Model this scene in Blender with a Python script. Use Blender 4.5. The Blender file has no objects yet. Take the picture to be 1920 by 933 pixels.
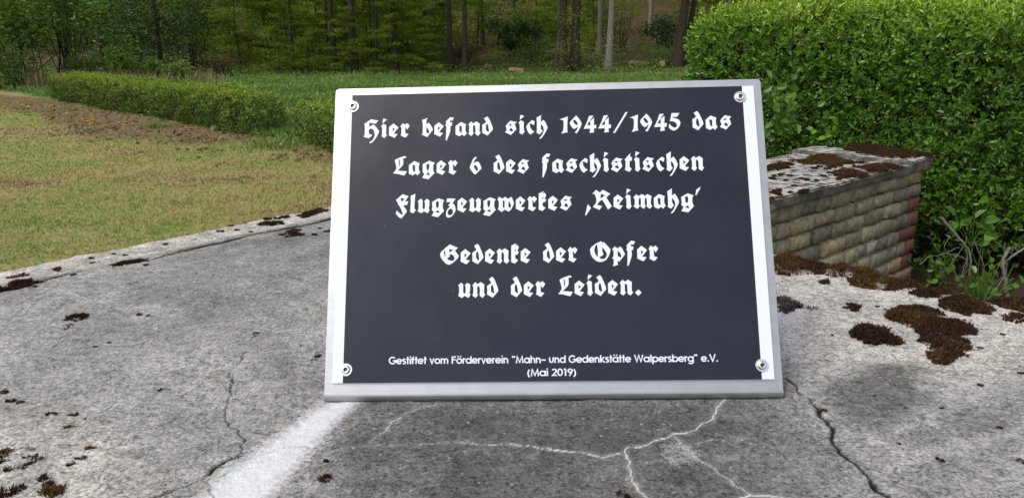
import bpy, bmesh, math, random
import numpy as np
from mathutils import Vector, Matrix, geometry

R = math.radians
C = bpy.context.scene.collection
random.seed(7)
rng = np.random.default_rng(11)

# ------------------------------------------------------------ camera, sky, sun, exposure
HC = 1.30                       # eye height above the lawn
F = 1478.0                      # focal length in photograph pixels
PITCH = math.atan((466.5 - 85.0) / F)
cam_d = bpy.data.cameras.new('camera')
cam_d.sensor_width = 36.0
cam_d.lens = 36.0 * F / 1920.0
cam_d.clip_start = 0.02
cam_d.clip_end = 2000.0
cam = bpy.data.objects.new('camera', cam_d)
C.objects.link(cam)
cam.location = (0, 0, HC)
cam.rotation_euler = (math.pi / 2 - PITCH, 0, 0)
sc = bpy.context.scene
sc.camera = cam

SUN = Vector((-0.50, -0.42, 0.86)).normalized()
world = bpy.data.worlds.new('World')
sc.world = world
world.use_nodes = True
wn = world.node_tree
for n in list(wn.nodes):
    wn.nodes.remove(n)
w_out = wn.nodes.new('ShaderNodeOutputWorld')
w_bg = wn.nodes.new('ShaderNodeBackground')
w_sky = wn.nodes.new('ShaderNodeTexSky')
w_hsv = wn.nodes.new('ShaderNodeHueSaturation')
w_sky.sky_type = 'NISHITA'
w_sky.sun_disc = False
w_sky.sun_elevation = math.asin(SUN.z)
w_sky.sun_rotation = math.atan2(SUN.x, SUN.y)
w_sky.air_density = 1.0
w_sky.dust_density = 3.0
w_hsv.inputs['Saturation'].default_value = 0.42
w_bg.inputs['Strength'].default_value = 0.15
wn.links.new(w_sky.outputs[0], w_hsv.inputs['Color'])
wn.links.new(w_hsv.outputs[0], w_bg.inputs['Color'])
wn.links.new(w_bg.outputs[0], w_out.inputs['Surface'])

sun_d = bpy.data.lights.new('sun', 'SUN')
sun_d.energy = 1.5
sun_d.angle = R(28)
sun_d.color = (1.0, 0.96, 0.90)
sun = bpy.data.objects.new('sun', sun_d)
C.objects.link(sun)
sun.rotation_euler = (-SUN).to_track_quat('-Z', 'Y').to_euler()
sun.location = (-5, -5, 12)

sc.view_settings.view_transform = 'Standard'
sc.view_settings.look = 'None'
sc.view_settings.gamma = 1.0
sc.view_settings.exposure = 0.50
sc.view_settings.use_curve_mapping = False

# ------------------------------------------------------------ projection helpers (photograph pixel <-> place)
cp, sp = math.cos(PITCH), math.sin(PITCH)
def ray(px, py):
    x = (px - 960.0) / F
    v = -(py - 466.5) / F
    return np.array([x, v * sp + cp, v * cp - sp])
EYE = np.array([0, 0, HC])
def at_z(px, py, z=0.0):
    d = ray(px, py)
    return EYE + d * ((z - HC) / d[2])
def at_y(px, py, y):
    d = ray(px, py)
    return EYE + d * (y / d[1])
def to_px(P):
    P = np.asarray(P, float) - EYE
    fw = P[..., 1] * cp - P[..., 2] * sp
    up = P[..., 1] * sp + P[..., 2] * cp
    fw = np.where(np.abs(fw) < 1e-6, 1e-6, fw)
    return 960 + F * P[..., 0] / fw, 466.5 - F * up / fw, fw

# ------------------------------------------------------------ noise
def _h(ix, iy, s):
    n = (ix.astype(np.int64) * 374761393 + iy.astype(np.int64) * 668265263 + s * 974634533) & 0x7fffffff
    n = ((n ^ (n >> 13)) * 1274126177) & 0x7fffffff
    return ((n ^ (n >> 16)) & 0xffff) / 65535.0
def vn(x, y, s=0):
    x = np.asarray(x, float); y = np.asarray(y, float)
    ix = np.floor(x); iy = np.floor(y)
    fx = x - ix; fy = y - iy
    fx = fx * fx * (3 - 2 * fx); fy = fy * fy * (3 - 2 * fy)
    a = _h(ix, iy, s); b = _h(ix + 1, iy, s); c = _h(ix, iy + 1, s); d = _h(ix + 1, iy + 1, s)
    return (a + (b - a) * fx) * (1 - fy) + (c + (d - c) * fx) * fy
def fbm(x, y, o=4, s=0):
    t = 0; a = 1.0; m = 0
    for k in range(o):
        t = t + a * vn(x * 2 ** k, y * 2 ** k, s + k * 17); m += a; a *= 0.5
    return t / m
def sstep(a, b, x):
    t = np.clip((x - a) / (b - a), 0, 1)
    return t * t * (3 - 2 * t)
def nrm(v):
    return v / np.maximum(np.linalg.norm(v, axis=-1, keepdims=True), 1e-9)
def in_poly(x, y, P):
    r = np.zeros(np.shape(x), bool)
    n = len(P)
    for i in range(n):
        x1, y1 = P[i]; x2, y2 = P[(i + 1) % n]
        c = (y1 > y) != (y2 > y)
        xx = (x2 - x1) * (y - y1) / ((y2 - y1) if y2 != y1 else 1e-9) + x1
        r ^= c & (x < xx)
    return r
def seg_dist(x, y, P, closed=False):
    best = np.full(np.shape(x), 1e9)
    n = len(P)
    for i in range(n if closed else n - 1):
        ax, ay = P[i][:2]; bx, by = P[(i + 1) % n][:2]
        dx, dy = bx - ax, by - ay
        t = np.clip(((x - ax) * dx + (y - ay) * dy) / (dx * dx + dy * dy + 1e-12), 0, 1)
        best = np.minimum(best, np.hypot(x - ax - t * dx, y - ay - t * dy))
    return best

# ------------------------------------------------------------ object helpers
def mesh_np(name, V, faces, attrs=None, smooth=False):
    V = np.ascontiguousarray(V, np.float32)
    me = bpy.data.meshes.new(name)
    me.vertices.add(len(V))
    me.vertices.foreach_set('co', V.ravel())
    if isinstance(faces, np.ndarray):
        faces = [faces]
    idx = np.concatenate([f.ravel() for f in faces]).astype(np.int32)
    tot = np.concatenate([np.full(len(f), f.shape[1]) for f in faces]).astype(np.int32)
    st = np.concatenate([[0], np.cumsum(tot)[:-1]]).astype(np.int32)
    me.loops.add(len(idx)); me.loops.foreach_set('vertex_index', idx)
    me.polygons.add(len(tot)); me.polygons.foreach_set('loop_start', st)
    me.polygons.foreach_set('use_smooth', np.full(len(tot), smooth))
    me.update(calc_edges=True)
    for k, a in (attrs or {}).items():
        a = np.ascontiguousarray(a, np.float32)
        if a.ndim == 1:
            at = me.attributes.new(k, 'FLOAT', 'POINT'); at.data.foreach_set('value', a)
        else:
            at = me.attributes.new(k, 'FLOAT_VECTOR', 'POINT'); at.data.foreach_set('vector', a.ravel())
    me.validate()
    return me
def tag(o, label=None, cat=None, group=None, kind=None):
    if label: o['label'] = label
    if cat: o['category'] = cat
    if group: o['group'] = group
    if kind: o['kind'] = kind
    return o
def put(name, me, mat=None, parent=None, loc=None):
    o = bpy.data.objects.new(name, me)
    C.objects.link(o)
    if mat is not None and me is not None and not me.materials:
        me.materials.append(mat)
    if parent is not None: o.parent = parent
    if loc is not None: o.location = loc
    return o
def thing(name, loc, label, cat, group=None, rz=0):
    o = bpy.data.objects.new(name, None)
    C.objects.link(o)
    o.empty_display_size = 0.1
    o.location = loc; o.rotation_euler = (0, 0, rz)
    return tag(o, label, cat, group)
def dup(root, loc, rz=0, scale=1.0, label=None, group=None):
    kids = [c for c in bpy.data.objects if c.parent == root]
    r = root.copy(); C.objects.link(r)
    r.location = loc; r.rotation_euler = (0, 0, rz); r.scale = (scale,) * 3
    if label: r['label'] = label
    if group: r['group'] = group
    for ch in kids:
        c = ch.copy(); C.objects.link(c); c.parent = r
    return r
def bm_mesh(name, bm, smooth=False):
    me = bpy.data.meshes.new(name)
    bm.to_mesh(me); bm.free()
    if smooth:
        me.polygons.foreach_set('use_smooth', np.full(len(me.polygons), True))
    return me

class Bag:
    """collects pieces of one mesh"""
    def __init__(s): s.V = []; s.F = {}; s.n = 0; s.A = []
    def add(s, V, faces, tint=0.5):
        V = np.asarray(V, float)
        for f in (faces if isinstance(faces, list) else [faces]):
            f = np.asarray(f)
            s.F.setdefault(f.shape[1], []).append(f + s.n)
        s.V.append(V); s.n += len(V)
        s.A.append(np.broadcast_to(np.asarray(tint, float), (len(V),)).copy())
    def mesh(s, name, smooth=False):
        return mesh_np(name, np.concatenate(s.V), [np.concatenate(f) for f in s.F.values()],
                       {'tint': np.concatenate(s.A)}, smooth)
def tube(bag, pts, rad, seg=7, tint=0.5, cap=True):
    pts = np.asarray(pts, float); n = len(pts)
    rad = np.broadcast_to(rad, (n,))
    tan = nrm(np.gradient(pts, axis=0))
    ref = np.array([0, 0, 1.0]) if abs(tan[0][2]) < 0.9 else np.array([1.0, 0, 0])
    a = nrm(np.cross(tan, ref)); b = np.cross(tan, a)
    th = np.linspace(0, 2 * np.pi, seg, endpoint=False)
    V = (pts[:, None] + rad[:, None, None] * (a[:, None] * np.cos(th)[None, :, None] + b[:, None] * np.sin(th)[None, :, None])).reshape(-1, 3)
    i = np.arange(n - 1)[:, None] * seg; j = np.arange(seg)[None]; k = (j + 1) % seg
    Fq = np.stack([i + j, i + k, i + seg + k, i + seg + j], -1).reshape(-1, 4)
    fs = [Fq]
    if cap: fs.append(np.array([list(range((n - 1) * seg, n * seg))]))
    bag.add(V, fs, tint)
def leaves(bag, P, D, Nn, L, W, tint, fold=0.18, curl=0.1):
    """six-point folded leaves: P base, D axis, Nn leaf normal"""
    D = nrm(D); S = nrm(np.cross(D, Nn)); Nn = np.cross(S, D)
    L = np.broadcast_to(L, (len(P),))[:, None]; W = np.broadcast_to(W, (len(P),))[:, None]
    b = P
    t = P + D * L - Nn * L * curl
    r1 = P + D * L * .30 + S * W * .42 + Nn * W * fold
    r2 = P + D * L * .68 + S * W * .40 + Nn * (W * fold - L * curl * .3)
    l1 = P + D * L * .30 - S * W * .42 + Nn * W * fold
    l2 = P + D * L * .68 - S * W * .40 + Nn * (W * fold - L * curl * .3)
    V = np.stack([b, r1, r2, t, l2, l1], 1).reshape(-1, 3)
    i = np.arange(len(P))[:, None] * 6
    Fq = np.concatenate([i + np.array([[0, 1, 2, 3]]), i + np.array([[0, 3, 4, 5]])])
    bag.add(V, Fq, np.repeat(np.broadcast_to(tint, (len(P),)), 6))
def blades(bag, P, D, L, W, tint, bend=0.35):
    """thin grass blades, five points, bent over"""
    n = len(P)
    L = np.broadcast_to(L, (n,))[:, None]; W = np.broadcast_to(W, (n,))[:, None]
    az = rng.uniform(0, 2 * np.pi, n)
    H = np.stack([np.cos(az), np.sin(az), np.zeros(n)], 1)
    S = np.stack([-np.sin(az), np.cos(az), np.zeros(n)], 1)
    D = nrm(D)
    m = P + D * L * .55 + H * L * bend * .25
    t = P + D * L * .95 + H * L * bend
    V = np.stack([P - S * W * .5, P + S * W * .5, m + S * W * .42, t, m - S * W * .42], 1).reshape(-1, 3)
    i = np.arange(n)[:, None] * 5
    bag.add(V, [i + np.array([[0, 1, 2, 4]]), i + np.array([[4, 2, 3]])], np.repeat(np.broadcast_to(tint, (n,)), 5))

# ------------------------------------------------------------ materials
def new_mat(name):
    m = bpy.data.materials.new(name); m.use_nodes = True
    nt = m.node_tree
    for n in list(nt.nodes): nt.nodes.remove(n)
    out = nt.nodes.new('ShaderNodeOutputMaterial')
    return m, nt, out
def nd(nt, typ, ins=None, **kw):
    n = nt.nodes.new(typ)
    for k, v in kw.items(): setattr(n, k, v)
    for k, v in (ins or {}).items():
        if isinstance(v, bpy.types.NodeSocket): nt.links.new(v, n.inputs[k])
        else: n.inputs[k].default_value = v
    return n
def ramp(nt, fac, stops):
    n = nt.nodes.new('ShaderNodeValToRGB')
    e = n.color_ramp.elements
    while len(e) < len(stops): e.new(0.5)
    for q, (p, c) in zip(e, stops):
        q.position = p
        q.color = (*c, 1) if len(c) == 3 else c
    nt.links.new(fac, n.inputs[0])
    return n.outputs[0]
def mixc(nt, fac, a, b, mode='MIX'):
    n = nt.nodes.new('ShaderNodeMix'); n.data_type = 'RGBA'; n.blend_type = mode
    for s, v in ((n.inputs[0], fac), (n.inputs[6], a), (n.inputs[7], b)):
        if isinstance(v, bpy.types.NodeSocket): nt.links.new(v, s)
        else: s.default_value = (*v, 1) if isinstance(v, tuple) and len(v) == 3 else v
    return n.outputs[2]
def mth(nt, op, a, b=0.0, clamp=False):
    n = nt.nodes.new('ShaderNodeMath'); n.operation = op; n.use_clamp = clamp
    for s, v in ((n.inputs[0], a), (n.inputs[1], b)):
        if isinstance(v, bpy.types.NodeSocket): nt.links.new(v, s)
        else: s.default_value = v
    return n.outputs[0]
def noise(nt, vec, scale, detail=4, rough=.55, dist=0.0):
    n = nd(nt, 'ShaderNodeTexNoise', {'Vector': vec, 'Scale': scale, 'Detail': detail, 'Roughness': rough, 'Distortion': dist})
    return n.outputs[0]
def attr(nt, name):
    return nd(nt, 'ShaderNodeAttribute', attribute_name=name)
def leaf_mat(name, stops, rough=.45, spec=.35, trans=.3):
    m, nt, out = new_mat(name)
    col = ramp(nt, attr(nt, 'tint').outputs['Fac'], stops)
    b = nd(nt, 'ShaderNodeBsdfPrincipled', {'Base Color': col, 'Roughness': rough, 'Specular IOR Level': spec})
    t = nd(nt, 'ShaderNodeBsdfTranslucent', {'Color': mixc(nt, 1.0, col, (1.0, 1.0, .45), 'MULTIPLY')})
    mx = nd(nt, 'ShaderNodeMixShader', {0: trans, 1: b.outputs[0], 2: t.outputs[0]})
    nt.links.new(mx.outputs[0], out.inputs[0])
    return m
def plain(name, col, rough=.6, metal=0.0, spec=.5, var=0.0, scale=30, bump=0.0):
    m, nt, out = new_mat(name)
    tc = nd(nt, 'ShaderNodeTexCoord').outputs['Object']
    n = noise(nt, tc, scale, 5, .6)
    c = ramp(nt, n, [(.25, tuple(x * (1 - var) for x in col)), (.75, tuple(min(1, x * (1 + var)) for x in col))])
    b = nd(nt, 'ShaderNodeBsdfPrincipled', {'Base Color': c, 'Roughness': rough, 'Metallic': metal, 'Specular IOR Level': spec})
    if bump:
        bp = nd(nt, 'ShaderNodeBump', {'Height': n, 'Strength': bump, 'Distance': .01})
        nt.links.new(bp.outputs[0], b.inputs['Normal'])
    nt.links.new(b.outputs[0], out.inputs[0])
    return m
def tinted(name, stops, rough=.85, scale=25, var=.35, bump=.5, dist=.01):
    m, nt, out = new_mat(name)
    tc = nd(nt, 'ShaderNodeTexCoord').outputs['Object']
    col = ramp(nt, attr(nt, 'tint').outputs['Fac'], stops)
    n = noise(nt, tc, scale, 6, .65)
    k = ramp(nt, n, [(.25, (1 - var,) * 3), (.75, (1 + var,) * 3)])
    col = mixc(nt, 1.0, col, k, 'MULTIPLY')
    b = nd(nt, 'ShaderNodeBsdfPrincipled', {'Base Color': col, 'Roughness': rough, 'Specular IOR Level': .2})
    bp = nd(nt, 'ShaderNodeBump', {'Height': n, 'Strength': bump, 'Distance': dist})
    nt.links.new(bp.outputs[0], b.inputs['Normal'])
    nt.links.new(b.outputs[0], out.inputs[0])
    return m

M = {}
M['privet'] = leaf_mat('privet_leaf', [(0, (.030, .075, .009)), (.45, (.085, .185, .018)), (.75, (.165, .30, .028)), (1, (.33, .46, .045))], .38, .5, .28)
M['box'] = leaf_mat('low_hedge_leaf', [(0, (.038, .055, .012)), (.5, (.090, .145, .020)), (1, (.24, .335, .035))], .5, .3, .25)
M['nettle'] = leaf_mat('meadow_leaf', [(0, (.065, .11, .024)), (.5, (.115, .195, .042)), (.85, (.17, .26, .055)), (1, (.27, .32, .09))], .6, .2, .3)
M['turf'] = leaf_mat('turf_blade', [(0, (.15, .095, .05)), (.3, (.31, .26, .115)), (.6, (.28, .31, .095)), (1, (.16, .27, .05))], .7, .15, .2)
M['straw'] = leaf_mat('dry_straw', [(0, (.16, .11, .06)), (1, (.34, .27, .15))], .8, .1, .15)
M['beech'] = leaf_mat('beech_leaf', [(0, (.06, .10, .015)), (.5, (.175, .255, .030)), (1, (.33, .41, .06))], .5, .25, .5)
M['broad'] = leaf_mat('broad_leaf', [(0, (.036, .075, .018)), (.5, (.10, .185, .036)), (1, (.20, .31, .06))], .5, .3, .38)
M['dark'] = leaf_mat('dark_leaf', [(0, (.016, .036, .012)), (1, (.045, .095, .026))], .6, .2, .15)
M['brown'] = leaf_mat('withered_leaf', [(0, (.05, .03, .015)), (.6, (.12, .085, .04)), (1, (.10, .12, .03))], .8, .1, .15)
M['moss'] = leaf_mat('moss_blade', [(0, (.015, .010, .008)), (.5, (.044, .023, .013)), (.8, (.092, .047, .015)), (1, (.095, .080, .020))], .9, .1, .1)
M['mossbed'] = plain('moss_bed', (.022, .013, .008), .95, 0, .1, .4, 200, .5)
M['graymoss'] = leaf_mat('grey_moss_blade', [(0, (.02, .018, .016)), (1, (.10, .09, .08))], .9, .1, .05)
M['bark'] = plain('bark', (.042, .033, .024), .9, 0, .15, .45, 9, .6)
M['palebark'] = plain('pale_bark', (.17, .155, .135), .85, 0, .15, .3, 7, .4)
M['deadwood'] = plain('dead_wood', (.17, .15, .12), .85, 0, .15, .35, 30, .4)
M['logwood'] = plain('log_wood', (.30, .20, .11), .85, 0, .15, .3, 6, .4)
M['twig_shade'] = plain('shaded_twigs', (.020, .020, .011), .95, 0, .05, .5, 14, .5)  # twig colour darkened to stand for the shade inside the low hedges
M['yellow'] = plain('dandelion_petal', (.85, .60, .015), .6, 0, .2, .15, 60)
M['stem'] = plain('green_stem', (.10, .17, .04), .6, 0, .2, .2, 40)

# ------------------------------------------------------------ ground: one sheet
def terrain(x, y):
    x = np.asarray(x, float); y = np.asarray(y, float)
    yy = y + 1.5 * np.sin(x * .13) + 0.04 * np.abs(x)
    z = np.where(yy > 38, .07 * (yy - 38), 0.0)
    z = z + np.where(yy > 62, .55 * (np.minimum(yy, 130) - 62), 0.0)
    return z
def gz(x, y):
    z = terrain(x, y)
    rough = .02 * (fbm(x * 2.2, y * 2.2, 4, 3) - .5) + sstep(36, 46, y) * .5 * (fbm(x * .35, y * .35, 3, 9) - .5)
    return z + rough * sstep(2.2, 4, np.hypot(x, y))
SOIL = [(-400, 150), (0, 178), (90, 186), (233, 212), (333, 229), (417, 246), (493, 259), (545, 262), (640, 300), (760, 330),
        (760, 350), (623, 313), (533, 290), (467, 277), (400, 281), (290, 262), (207, 262), (150, 250), (60, 212), (0, 200), (-400, 190)]
H0 = at_z(90, 187); H1 = at_z(462, 256); H2 = at_z(535, 272); H3 = at_z(770, 340)
hd = (H1 - H0)[:2]; hd /= np.linalg.norm(hd); hn = np.array([-hd[1], hd[0]])
if hn[1] < 0: hn = -hn                               # away from the lawn
def behind_hedge(x, y):
    return (x - H0[0]) * hn[0] + (y - H0[1]) * hn[1]
def weights(x, y):
    X = np.stack([x, y, np.zeros_like(x)], -1)
    px, py, fw = to_px(X)
    j = (fbm(x * 1.3, y * 1.3, 4, 21) - .5)
    d = seg_dist(px, py, SOIL, True)
    inside = in_poly(px, py, SOIL) & (fw > 1)
    sd = np.where(inside, d, -d) / (F * HC / np.maximum(fw, 1) ** 2)       # metres along the ground
    soil = sstep(-.45, .25, sd * .5 + j * 1.6) * (fw > 3)
    mead = sstep(-.15, .35, behind_hedge(x, y) + j * .6) * (1 - soil * .3)
    mead = np.where(y < 2, 0, mead)
    wood = sstep(37, 42, y + 4 * j + .03 * np.abs(x))
    # trodden ground round the masonry on the right
    hed = sstep(0, .8, x - 0.7) * sstep(2.6, 3.2, y) * sstep(6.4, 5.6, y)
    return soil, mead, wood, np.clip(hed, 0, 1)
th = np.concatenate([np.linspace(-180, -52, 40, endpoint=False), np.linspace(-52, 52, 560, endpoint=False), np.linspace(52, 180, 40, endpoint=False)])
rr = np.concatenate([[0.05], np.geomspace(.6, 3.0, 14, endpoint=False), np.geomspace(3.0, 60, 420, endpoint=False), np.geomspace(60, 600, 40)])
TT, RR = np.meshgrid(np.radians(th), rr)
gx = RR * np.sin(TT); gy = RR * np.cos(TT)
sw, mw, fwd_, hw = weights(gx.ravel(), gy.ravel())
gzv = gz(gx.ravel(), gy.ravel()) + sw * .05 * (fbm(gx.ravel() * 7, gy.ravel() * 7, 3, 5) - .5)
nt_, nr_ = len(th), len(rr)
ii = np.arange(nr_ - 1)[:, None] * nt_; jj = np.arange(nt_)[None]; kk = (jj + 1) % nt_
GF = np.stack([ii + jj, ii + nt_ + jj, ii + nt_ + kk, ii + kk], -1).reshape(-1, 4)
GF = GF[:, ::-1]
m, nt, out = new_mat('ground')
tc = nd(nt, 'ShaderNodeTexCoord').outputs['Object']
n1 = noise(nt, tc, 1.1, 5, .6); n2 = noise(nt, tc, 9, 6, .7); n3 = noise(nt, tc, 60, 4, .7)
lawn = ramp(nt, n1, [(.30, (.20, .20, .07)), (.45, (.32, .26, .12)), (.58, (.27, .24, .10)), (.72, (.15, .19, .05))])
lawn = mixc(nt, ramp(nt, n2, [(.50, (0, 0, 0)), (.68, (1, 1, 1))]), lawn, (.20, .13, .07))
lawn = mixc(nt, 1.0, lawn, ramp(nt, n3, [(.2, (.5, .5, .5)), (.8, (1.35, 1.35, 1.3))]), 'MULTIPLY')
soilc = ramp(nt, n2, [(.30, (.055, .034, .02)), (.5, (.15, .098, .054)), (.72, (.28, .20, .115))])
soilc = mixc(nt, 1.0, soilc, ramp(nt, n3, [(.2, (.55, .55, .55)), (.8, (1.3, 1.3, 1.3))]), 'MULTIPLY')
meadc = ramp(nt, n2, [(.3, (.025, .06, .012)), (.7, (.05, .12, .02))])
woodc = ramp(nt, noise(nt, tc, .6, 6, .7), [(.36, (.04, .058, .02)), (.50, (.07, .05, .028)), (.7, (.13, .07, .04))])
c = mixc(nt, attr(nt, 'soil').outputs['Fac'], lawn, soilc)
c = mixc(nt, attr(nt, 'meadow').outputs['Fac'], c, meadc)
c = mixc(nt, attr(nt, 'wood').outputs['Fac'], c, woodc)
c = mixc(nt, attr(nt, 'litter').outputs['Fac'], c, (.05, .035, .022))
b = nd(nt, 'ShaderNodeBsdfPrincipled', {'Base Color': c, 'Roughness': .95, 'Specular IOR Level': .1})
hsum = mth(nt, 'ADD', n2, n3)
nt.links.new(nd(nt, 'ShaderNodeBump', {'Height': hsum, 'Strength': .7, 'Distance': .02}).outputs[0], b.inputs['Normal'])
nt.links.new(b.outputs[0], out.inputs[0])
ground = put('ground', mesh_np('ground', np.stack([gx.ravel(), gy.ravel(), gzv], 1), GF,
             {'soil': sw, 'meadow': mw, 'wood': fwd_, 'litter': hw}, True), m)
tag(ground, kind='structure')

# ------------------------------------------------------------ where the concrete slab lies
CB = {'TL': (-0.19040982, -0.17125447, 0.84512225), 'TR': (0.25918504, -0.17829468, 0.82737688),
      'BR': (0.26318873, 0.14372169, 0.76273127), 'BL': (-0.18640613, 0.1507619, 0.78047664)}
def c2w(v):
    x, yd, z = v
    return EYE + np.array([x, -yd * sp + z * cp, -yd * cp - z * sp])
PL = {k: c2w(v) for k, v in CB.items()}
SLK = (PL['BR'][2] - PL['BL'][2]) / (PL['BR'][0] - PL['BL'][0])
SL0 = PL['BL'][2] - .0037 - SLK * PL['BL'][0]
def slab_z(x, y=0): return SL0 + SLK * x
def on_slab(px, py):
    d = ray(px, py)                                   # EYE + t d : z = SL0 + SLK x
    t = (SL0 - HC) / (d[2] - SLK * d[0])
    return EYE + d * t
def slab_pts(P): return [tuple(on_slab(*p)[:2]) for p in P]

# ------------------------------------------------------------ the concrete slab on its masonry base
def fract(P, rough=.18, it=4, s=1):
    r = random.Random(s)
    P = [np.array(p[:2], float) for p in P]
    for k in range(it):
        Q = [P[0]]
        for a, b in zip(P[:-1], P[1:]):
            d = b - a
            Q += [(a + b) / 2 + np.array([-d[1], d[0]]) * r.uniform(-rough, rough), b]
        P = Q
    return P
z5 = lambda L: slab_pts([(x / 3, 360 + y / 3) for x, y in L])
z6 = lambda L: slab_pts([(x / 2.981, 620 + y / 2.981) for x, y in L])
z7 = lambda L: slab_pts([(600 + x / 2.909, 700 + y / 2.909) for x, y in L])
z8 = lambda L: slab_pts([(1260 + x / 1.973, 460 + y / 1.973) for x, y in L])
WHITE = [  # polyline, half width (m), strength
    (z7([(60, 420), (240, 398), (380, 395), (520, 385), (640, 380), (820, 376)]), .0006, .45),
    (z7([(820, 376), (1000, 378), (1100, 398), (1230, 408), (1330, 425), (1450, 437), (1550, 460), (1600, 442), (1668, 437)]), .0009, 1),
    (z7([(1668, 437), (1680, 400), (1740, 400), (1820, 365), (1920, 335)]), .0010, 1),
    (z8([(0, 697), (70, 688), (130, 655), (165, 610), (197, 570)]), .0011, 1),
    (z7([(1668, 440), (1690, 480), (1692, 520), (1705, 570), (1730, 620), (1780, 678), (1800, 710)]), .0012, 1),
    (z7([(270, 370), (360, 315), (380, 285), (440, 240), (500, 208), (600, 180), (690, 165)]), .0007, .7),
    (z8([(0, 700), (30, 740), (80, 780), (150, 820), (215, 865), (260, 900), (290, 922)]), .0008, .8),
    (z8([(240, 936), (290, 922), (350, 925), (430, 930), (520, 945)]), .0015, 1),
    (z8([(30, 735), (110, 726), (180, 720), (290, 712)]), .0006, .5),
    (z5([(390, 560), (450, 590), (540, 610), (610, 612), (670, 635)]), .0010, .6),
    (z5([(760, 645), (900, 645), (940, 660), (1050, 660)]), .0010, .5),
    (z5([(1640, 540), (1750, 480), (1850, 435)]), .0008, .35),
    (z8([(640, 285), (560, 300)]), .0006, .2),
]
DARK = [  # polyline, half width, depth
    (z6([(1300, 225), (1300, 280), (1290, 330), (1275, 380), (1260, 440), (1255, 480), (1280, 530), (1330, 570), (1370, 610), (1360, 660), (1335, 700)]), .0007, .8),
    (z6([(1335, 700), (1250, 730), (1180, 780), (1130, 820), (1050, 860), (960, 890), (850, 930), (780, 960)]), .0012, 1),
    (z6([(1375, 120), (1352, 140), (1350, 175)]), .0008, .8),
    (z8([(415, 487), (460, 530), (480, 555)]), .0010, 1),
    (z8([(480, 555), (525, 585), (545, 630), (595, 680), (610, 745), (660, 790), (710, 830), (745, 885), (790, 915), (850, 945)]), .0014, 1),
    (z6([(1130, 830), (1170, 880), (1200, 925)]), .0005, .5),
    (z6([(1490, 680), (1620, 650), (1780, 655)]), .0004, .45),
]
JOINT = z5([(-200, 610), (0, 560), (100, 545), (180, 515), (300, 480), (500, 430), (620, 410), (840, 380), (930, 355), (1020, 330), (1140, 305), (1260, 280), (1420, 240), (1540, 215), (1700, 185), (1860, 150), (2300, 40)])
OUT = [(-1.508, .496), (-.140, 2.074)] + slab_pts([(1450, 476), (1530, 489), (1640, 514), (1700, 533), (1760, 545), (1850, 562), (1920, 582)]) + [(1.10, .33), (1.10, .25), (-1.49, .25)]
s_ = np.concatenate([np.linspace(-6, -.84, 50, endpoint=False), np.linspace(-.84, .84, 880, endpoint=False), np.linspace(.84, 5, 50)])
y_ = np.geomspace(.27, 2.12, 700)
SS, YY = np.meshgrid(s_, y_)
X = (SS * YY); Y = YY.copy()
edge = seg_dist(X, Y, OUT, True)
sdl = np.where(in_poly(X, Y, OUT), edge, -edge)            # + inside
jag = (fbm(X * 26, Y * 26, 4, 31) - .5) * .030 + (fbm(X * 90, Y * 90, 3, 32) - .5) * .010
sdj = sdl + jag * (Y > .5)
Z = slab_z(X, Y) + (fbm(X * 9, Y * 9, 3, 40) - .5) * .004 + (fbm(X * 120, Y * 120, 3, 41) - .5) * .0022
drop = np.clip(-sdj, 0, .02)
Z = Z - sstep(.014, 0, sdj) * .004 - sstep(0, .012, drop) * .09
px, py, fw = to_px(np.stack([X, Y, slab_z(X)], -1))
n_lo = fbm(X * 6, Y * 6, 4, 50); n_mid = fbm(X * 22, Y * 22, 4, 51); n_hi = fbm(X * 80, Y * 80, 3, 52)
# --- worn colour of the cement, laid out on the slab itself
tone = .225 + (n_lo - .5) * .17 + (n_mid - .5) * .14
warm = np.zeros_like(tone)
def blob(cx, cy, rx, ry, soft=.8, w=.35):
    q = np.hypot((px - cx) / rx, (py - cy) / ry) + (n_mid - .5) * w * 2 + (n_lo - .5) * w
    return sstep(1 + soft * .5, 1 - soft * .5, q)
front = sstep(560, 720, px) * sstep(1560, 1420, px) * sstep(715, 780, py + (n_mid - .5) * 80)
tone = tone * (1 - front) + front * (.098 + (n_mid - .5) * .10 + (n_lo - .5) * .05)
right = blob(1720, 580, 360, 130, .6)
tone = tone * (1 - right) + right * (.355 + (n_mid - .5) * .18); warm = np.maximum(warm, right * .6)
for cx, cy, rx, ry, st, v in [(1650, 735, 105, 62, 1.0, .115), (1835, 790, 75, 28, .9, .14), (1740, 815, 46, 18, .8, .15), (252, 852, 42, 12, .8, .14),
                              (1880, 760, 40, 14, .5, .2), (1790, 880, 90, 20, .6, .17), (200, 700, 40, 10, .5, .17), (345, 700, 30, 9, .4, .16), (1460, 860, 120, 60, .5, .14),
                              (500, 560, 60, 12, .35, .15), (300, 560, 70, 12, .35, .15), (1640, 850, 60, 25, .4, .2)]:
    k = blob(cx, cy, rx, ry, .7) * st
    tone = tone * (1 - k) + k * v
left = blob(40, 900, 230, 110, .9) * .75
tone = tone * (1 - left) + left * (.36 + (n_mid - .5) * .25); warm = np.maximum(warm, left * .8)
jd_sign = seg_dist(X, Y, JOINT)
beyond = sstep(-.004, .004, (sdl < .2) * np.where(sdl < .085, 1, -1) * .01) * (X < -.1)
strip = ((sdl > 0) & (X < .0) & (Y > 1.0)) * sstep(.112, .096, sdl + (n_mid - .5) * .03)
tone = tone * (1 - strip) + strip * (.335 + (n_mid - .5) * .30 + (n_hi - .5) * .20); warm = np.maximum(warm, strip * .8)
rim = sstep(.03, .004, sdj) * sstep(.2, .4, X)
tone = tone * (1 - rim) + rim * .40; warm = np.maximum(warm, rim * .7)
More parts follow.
